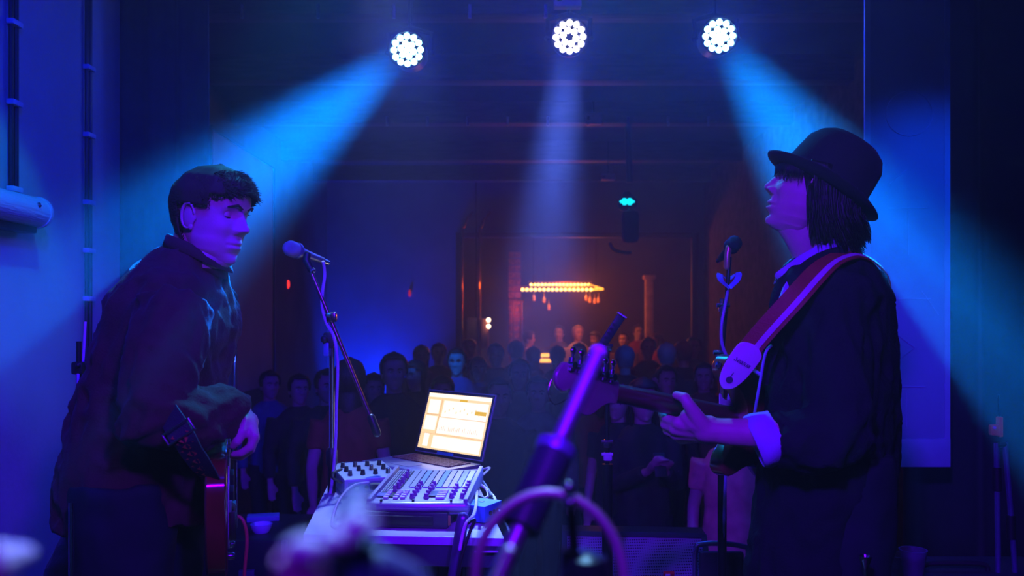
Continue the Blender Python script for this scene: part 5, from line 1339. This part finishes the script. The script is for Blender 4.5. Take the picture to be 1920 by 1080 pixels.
MB().cyl(A(1068, 920, .62), A(1076, 1030, .62), .004, seg=8).build('tension_rod', M_BLKM(), t)
MB().cyl(A(1076, 1030, .62), V((A(1076, 1030, .62).x, .62, .02)), .010, seg=10).build('post', M_BLKM(), t)
t = thing('tilter_rod', A(935, 1080, .55), 'blurred ribbed rod with a painted white highlight beside the violet tube at the bottom', 'rod')
a_, b_ = A(928, 1095, .5), A(955, 1035, .5)
for k in range(5): MB().ball(a_.lerp(b_, k / 4), .0038, 12, 8).build('highlight_ridge', mat('highlight_nickel', (.9, .8, .85), .3, .5), t)  # pale ridges carry the rod's white highlight in their colour
MB().cyl(a_ + (a_ - b_) * 3, b_, .0028, seg=10).build('rod', VT, t)
MB().tube([a_ + (a_ - b_) * 3, V((.0, .52, .9)), V((.02, .56, .02))], .008, 10).build('mast', M_BLKM(), t)
# left cluster
t = thing('wing_nut_stand', A(640, 1050, .33), 'blurred stand of wing nuts painted white for their glints at the bottom left of centre', 'stand', 'blurred drum hardware')
NUT = mat('glint_white', (.95, .95, .97), .6)  # matte white stands in for lamp glints on chrome nuts
for (px, py, r_, Y) in ((668, 945, .0036, .29), (655, 952, .0026, .30), (668, 985, .0052, .26), (655, 978, .0034, .27), (640, 1008, .0056, .26), (628, 1012, .0036, .255), (572, 1030, .0050, .25), (553, 1028, .0036, .255)):
    c = A(px, py, Y); MB().ball(c, (r_, r_, r_ * .9), 16, 10).build('wing_nut', NUT, t)
    MB().ball(c + V((r_ * .8, .001, r_ * .1)), (r_ * .55, r_ * .3, r_ * .5), 10, 8).build('wing', NUT, t)
MB().tube([A(563, 1045, .255), A(566, 1250, .26)], .0075, 14).build('pink_tube', mat('pink_tube', (.6, .12, .4), .5), t)
MB().tube([A(655, 1000, .27), A(662, 1250, .28)], .0085, 14).build('grey_tube', mat('grey_tube', (.10, .14, .35), .5), t)
MB().tube([A(600, 1075, .28), A(655, 990, .28), A(668, 940, .30)], .006, 12, ends=True).build('tilter', mat('blue_tube', (.03, .04, .2), .5), t)
MB().tube([A(700, 1075, .32), A(760, 1100, .33), A(800, 1180, .33)], .010, 12, ends=True).build('rounded_arm', mat('violet_arm', (.07, .05, .2), .5), t)
q = A(620, 1250, .27); MB().tube([A(566, 1250, .26), q, A(662, 1250, .28)], .008, 10, ends=True).cyl(q, V((q.x, q.y, .02)), .010, seg=12).lathe((q.x, q.y, 0), [(.09, 0), (.09, .01), (.02, .03)], 20).build('post', M_BLKM(), t)
t = thing('drum_lug', A(20, 1055, .3), 'blurred pinkish shiny corner of drum hardware at the bottom left corner', 'drum')
MB().tube([A(-40, 1075, .30), A(0, 1052, .30), A(45, 1040, .31)], [.010, .008, .004], 14, ends=True).build('arm', mat('pink_satin', (.8, .5, .75), .4, .2), t)
q = A(-40, 1075, .30); MB().tube([q, V((q.x, q.y, .02))], .007, 10).lathe((q.x, q.y, 0), [(.08, 0), (.08, .01), (.015, .03)], 20).build('post', M_BLKM(), t)
# ------------------------------------------------------------------ the crowd
def proto(kind):
    root = bpy.data.objects.new('person', None); col.objects.link(root); root.empty_display_size = .1
    Hd = V((.02, 0, 1.585)); M0 = mrot((1, 0), -3)
    fem = kind in ('woman', 'phone')
    sw = .165 if fem else .195
    b = MB()
    b.tube([(0, 0, 1.36), (0, 0, 1.46), (.012, 0, 1.55)], [.055, .055, .055], 12, ends=True)
    torso(b, [(0, 0, .84, .15, .10, 0), (0, 0, 1.0, .13, .095, 0), (0, 0, 1.22, sw - .04, .09, 0), (0, 0, 1.33, sw - .06, .07, 0), (0, 0, 1.38, .07, .06, 0)], 20)
    arms = []
    for s in (-1, 1):
        sh = V((0, s * sw, 1.35))
        if kind == 'phone': el = V((.06, s * (sw + .03), 1.08)); wr_ = V((.27, s * .05, 1.20)); tip = V((.33, s * .03, 1.25))
        elif kind == 'raised' and s == -1: el = V((.18, s * (sw + .10), 1.25)); wr_ = V((.26, s * (sw + .02), 1.48)); tip = V((.28, s * (sw), 1.60))
        elif kind == 'drink' and s == 1: el = V((.03, s * (sw + .05), 1.07)); wr_ = V((.25, s * (sw - .04), 1.15)); tip = V((.33, s * (sw - .06), 1.18))
        else: el = V((-.02, s * (sw + .06), 1.07)); wr_ = V((.05, s * (sw + .06), .83)); tip = V((.07, s * (sw + .05), .70))
        arms.append((sh, el, wr_, tip))
        b.tube([sh + V((0, -s * .04, -.05)), (sh + el) / 2, el, (el + wr_) / 2, wr_], [.04, .046, .038, .036, .026], 10, ends=True)
        dv = (tip - wr_).normalized(); sd_ = V((0, 1, 0)) if abs(dv.y) < .8 else V((1, 0, 0)); sd_ = (sd_ - dv * sd_.dot(dv)).normalized()
        b.tube([wr_, wr_ + dv * .05, wr_ + dv * .09], [.026, .034, .036], 10, ends=True, flat=.6, up=sd_)
        for k in range(4):
            o_ = sd_ * (.027 - .018 * k); bend = dv.cross(sd_) * .014 * (-s)
            b.tube([wr_ + dv * .08 + o_, wr_ + dv * .12 + o_, wr_ + dv * (.165 - .01 * abs(k - 1.5)) + o_ + bend], [.0105, .0095, .008], 6, ends=True)
        b.tube([wr_ + dv * .03 + sd_ * .025, wr_ + dv * .07 + sd_ * .05, wr_ + dv * .10 + sd_ * .052], [.013, .011, .009], 6, ends=True)
    for s in (-1, 1): b.tube([(0, s * .085, .86), (.01, s * .09, .48), (-.01, s * .09, .10), (.0, s * .09, .05)], [.085, .055, .038, .038], 10, ends=True)
    b = b.remesh(.012, 3); b.join(rots(head_mb(None, 26, 30, ears=True), M0, Hd))
    b.build('body', SK, root, smooth='full')
    rots(eyes_mb(), M0, Hd).build('eyes', mat('eye_white', (0, 0, 0)), root)
    ec = MB()
    for s in (-1, 1):
        ec.ball(Hd + M0 @ V((.0655, s * .031, .0125)), (.003, .006, .006), 8, 6)
        ec.tube([M0 @ V((.091, s * .014, .034)) + Hd, M0 @ V((.088, s * .032, .040)) + Hd, M0 @ V((.074, s * .05, .033)) + Hd], [.003, .004, .002], 5, ends=True)
    ec.build('brows_and_pupils', HAIRD, root)
    def rg(z, th):
        a = abs((th + pi) % (2 * pi) - pi)
        if fem:
            return (z > .07 or (z > .045 and a > .7) or a > 1.25 or False) and z > -.19
        if z > .085: return True
        if z > .05: return a > .9
        if z > -.01: return a > 1.2
        return z > -.07 and a > 2.0
    hc = hair_cap(None, rg, off=.014 if not fem else .018, seed=3, nz=26, nt=36, jitter=.003, grooves=15)
    solid(rots(hc, M0, Hd).build('hair', HAIRD, root, smooth='full'), .008)
    s_ = MB()
    torso(s_, [(0, 0, .80, .18, .125, 0), (0, 0, .92, .17, .12, 0), (0, 0, 1.08, .155, .12, 0), (0, 0, 1.24, sw, .13, 0), (0, 0, 1.35, sw - .01, .105, 0), (0, 0, 1.41, .13, .08, 0), (0, 0, 1.45, .068, .066, 0)], 22)
    for sh, el, wr_, tip in arms:
        end = wr_ * .9 + el * .1 if kind != 'woman' else el * .6 + sh * .4
        s_.tube([sh, (sh + el) / 2, (el if kind != 'woman' else end), end], [.075, .062, .054, .046 if kind != 'woman' else .056], 12)
    s_ = s_.remesh(.013, 3); wrinkle(s_, .006, (10, 10, 6), 4)
    s_.build('shirt', mat('crowd_shirt', (.05, .05, .06), .85), root, smooth='full')
    t_ = MB()
    for s in (-1, 1): t_.tube([(0, s * .085, .88), (0, s * .09, .7), (.01, s * .092, .46), (0, s * .09, .08)], [.11, .095, .07, .06], 12)
    t_.remesh(.016, 3).build('trousers', mat('dark_denim', (0, 0, 0)), root, smooth='full')
    for s in (-1, 1): shoe(MB(), (-.03, s * .09, 0), (1, 0, 0), .26).build('shoe', mat('black_leather', (0, 0, 0)), root)
    if kind == 'phone': MB().box((.345, 0, 1.25), (.008, .07, .14), Matrix.Rotation(R(-20), 3, 'Y'), .004).build('phone', M_BLK(), root)
    if kind == 'drink': MB().lathe((.33, sw - .03, 1.12), [(.025, 0), (.033, .11), (.030, .11), (.022, .008), (.001, .006)], 12).build('drink_cup', mat('cup_plastic', (.5, .5, .6), .3), root)
    return root


PR = {k: proto(k) for k in ('man', 'woman', 'phone', 'raised', 'drink')}
SHM = {n: mat('cloth_' + n, c, .85, var=.15) for n, c in (('black', (.02, .02, .022)), ('grey', (.12, .12, .13)), ('white', (.55, .55, .55)), ('red', (.30, .03, .03)), ('blue', (.05, .08, .25)), ('olive', (.10, .10, .05)), ('pink', (.80, .22, .28)), ('brown', (.14, .07, .04)))}
HRM = {n: mat('hair_' + n, c, .5, bump=.4, bscale=90) for n, c in (('black', (.012, .01, .01)), ('brown', (.05, .025, .015)), ('fair', (.35, .25, .14)), ('grey', (.3, .3, .3)))}
used = set(); SPOTS = [(0.04, 12.8), (2.25, 14.0)]


def place(kind, px, py, Y, face, shirt, hair, label, scale=1.0, group='crowd in front of the stage', z0=HF):
    "px,py: where the head shows; face: heading in degrees, 270 looks at the stage"
    for _ in range(60):
        x = (px - 960) / F * Y
        if all((x - a) ** 2 + (Y - b) ** 2 > .53 ** 2 for a, b in SPOTS): break
        Y += .04 * (1 if Y < 12 else -1)
    SPOTS.append((x, Y)); zh = ZC - (py - 600) / F * Y
    s = (zh - z0) / 1.60 * 1.0
    s = max(.86, min(1.12, s))
    if kind in used: o = copy_tree(PR[kind])
    else: o = PR[kind]; used.add(kind)
    o.location = (x, Y, z0); o.scale = (s, s, s); o.rotation_euler = (0, 0, R(face))
    tag(o, label, 'person', group)
    for c in o.children:
        nm = c.name.split('.')[0]
        if nm in ('shirt', 'hair'):
            c.material_slots[0].link = 'OBJECT'; c.material_slots[0].material = SHM[shirt] if nm == 'shirt' else HRM[hair]
    return o


W = 'crowd member'
place('man', 738, 695, 5.6, 285, 'black', 'brown', 'broad crowd man with dark bushy hair in front of the blue wall glow')
place('woman', 781, 702, 6.9, 235, 'black', 'black', 'pale-faced crowd woman lit bright blue, right of the bushy-haired man')
place('man', 858, 677, 7.6, 262, 'blue', 'brown', 'blue-lit bearded crowd man, left one of the pair above the laptop')
place('man', 897, 690, 7.4, 275, 'blue', 'brown', 'blue-lit crowd man, right one of the pair above the laptop')
place('woman', 655, 712, 5.0, 95, 'red', 'brown', 'long-haired crowd member in a dim red top behind the left microphone stand')
place('drink', 612, 722, 5.6, 300, 'black', 'black', 'crowd member in black half hidden left of the left microphone stand pole')
place('phone', 1205, 748, 4.75, 278, 'black', 'black', 'long-haired crowd woman holding a phone, below the guitar neck', .95)
place('woman', 1160, 762, 5.1, 240, 'black', 'black', 'dark long-haired crowd woman right behind the guitar headstock', .95)
place('man', 1172, 672, 7.8, 95, 'black', 'grey', 'crowd man turned away with blue-lit grey hair, right of the centre bar microphone')
place('man', 1250, 666, 8.2, 80, 'black', 'grey', 'blue-haired crowd man turned away, left one of two near the right microphone stand')
place('man', 1282, 661, 8.6, 100, 'black', 'fair', 'blue-haired crowd man turned away, right one of two near the right microphone stand')
place('raised', 1248, 712, 6.6, 280, 'black', 'black', 'crowd man raising a blue-lit hand, above the guitar neck')
g_ = place('woman', 1372, 800, 4.32, 250, 'pink', 'brown', 'crowd girl in a pink T-shirt at the stage edge before the man in the hat', .9)
for c in g_.children: pass
place('woman', 830, 745, 5.3, 272, 'brown', 'brown', 'crowd woman in brown standing right behind the laptop screen')
place('man', 935, 742, 5.2, 280, 'black', 'black', 'crowd man in black just right of the laptop screen')
place('man', 1010, 735, 5.5, 265, 'grey', 'black', 'crowd man in grey right of the laptop, left of the blurred tube')
place('drink', 975, 700, 6.6, 270, 'olive', 'brown', 'crowd man in olive holding a cup, under the left end of the bulb chandelier')
place('man', 1060, 705, 6.4, 262, 'black', 'brown', 'crowd man in black directly behind the blurred tube\'s top')
place('woman', 1100, 690, 7.1, 280, 'grey', 'black', 'crowd woman in grey left of the centre bar microphone')
place('man', 1320, 705, 6.2, 255, 'brown', 'black', 'crowd man in brown left of the right microphone stand')
place('man', 930, 664, 9.0, 270, 'black', 'black', 'crowd man in black far back, under the hung loudspeaker')
place('man', 968, 658, 9.6, 100, 'brown', 'black', 'far crowd man turned to the bar, below the orange brick column')
place('woman', 1000, 668, 9.0, 90, 'black', 'black', 'far crowd woman turned to the bar, left of the glowing till')
place('man', 1045, 668, 9.2, 85, 'black', 'brown', 'far crowd man turned to the bar, right of the glowing till')
place('man', 1085, 662, 9.6, 275, 'olive', 'brown', 'far crowd man in olive below the chandelier\'s right end')
place('woman', 1125, 665, 9.0, 262, 'grey', 'fair', 'far crowd woman with fair hair behind the centre bar microphone')
place('man', 1215, 652, 10.0, 270, 'black', 'brown', 'far crowd man under the pale plaster column')
place('drink', 1300, 650, 10.2, 265, 'grey', 'black', 'far crowd man in grey by the brass door frame')
place('man', 822, 662, 9.8, 285, 'black', 'black', 'far crowd man in black left of the thin brass pipes')
place('woman', 790, 668, 9.2, 280, 'grey', 'black', 'far crowd woman in grey behind the pale-faced woman')
place('man', 880, 652, 10.8, 270, 'black', 'brown', 'farthest crowd man between the two thin brass pipes')
place('man', 1405, 680, 7.4, 250, 'black', 'brown', 'crowd man in black behind the guitar body')
place('woman', 700, 735, 6.3, 290, 'black', 'black', 'dark-haired crowd woman beside the boom stand\'s counterweight')
place('man', 560, 742, 5.1, 300, 'black', 'black', 'crowd man in black just left of the left stand, in deep shade')
place('drink', 505, 752, 5.6, 305, 'blue', 'brown', 'crowd man in a blue shirt in the shade right of the left man')
place('man', 1085, 742, 5.0, 265, 'red', 'black', 'crowd man in a dark red shirt behind the guitar headstock')
place('man', 890, 720, 6.1, 268, 'red', 'black', 'crowd man in dark red above the laptop\'s right corner')
BG = 'guests at the bar'
place('man', 990, 634, 14.2, 10, 'white', 'black', 'bar guest in a pale top lit orange, leftmost of all', group=BG)
place('man', 1049, 624, 15.0, 250, 'grey', 'black', 'bar guest in grey, second from the left', group=BG)
place('man', 1083, 624, 14.6, 290, 'white', 'fair', 'bar guest with a bright orange face under the chandelier\'s middle', group=BG)
place('woman', 1117, 636, 14.3, 230, 'black', 'black', 'long-haired bar guest left of the centre bar microphone', group=BG)
place('drink', 1170, 636, 14.5, 240, 'brown', 'black', 'bar guest with a cup right of the centre bar microphone', group=BG)
place('man', 1196, 622, 15.2, 280, 'red', 'brown', 'tall bar guest in red beside the pale plaster column', group=BG)
place('woman', 1232, 640, 14.0, 200, 'red', 'brown', 'bar guest in red right of the pale plaster column', group=BG)

# ------------------------------------------------------------------ stage haze filling the room
hz_ = MB().box((.3, 8.55, 1.35), (8.6, 20.3, 3.92))
hm = bpy.data.materials.new('stage_haze'); hm.use_nodes = True; nt = hm.node_tree; nt.nodes.clear()
ou = nt.nodes.new('ShaderNodeOutputMaterial'); vs_ = nt.nodes.new('ShaderNodeVolumeScatter'); vs_.inputs['Color'].default_value = (1, 1, 1, 1)
vs_.inputs['Density'].default_value = 0.019; vs_.inputs['Anisotropy'].default_value = 0.65
nt.links.new(vs_.outputs[0], ou.inputs['Volume'])
try: hm.cycles.homogeneous_volume = True
except Exception: pass
try: hm.cycles.volume_sampling = 'MULTIPLE_IMPORTANCE'
except Exception: pass
o = hz_.build('haze', hm, smooth=False, base=(.3, 8.55, HF)); tag(o, 'thin stage haze that shows the lamp beams', 'haze', kind='stuff')
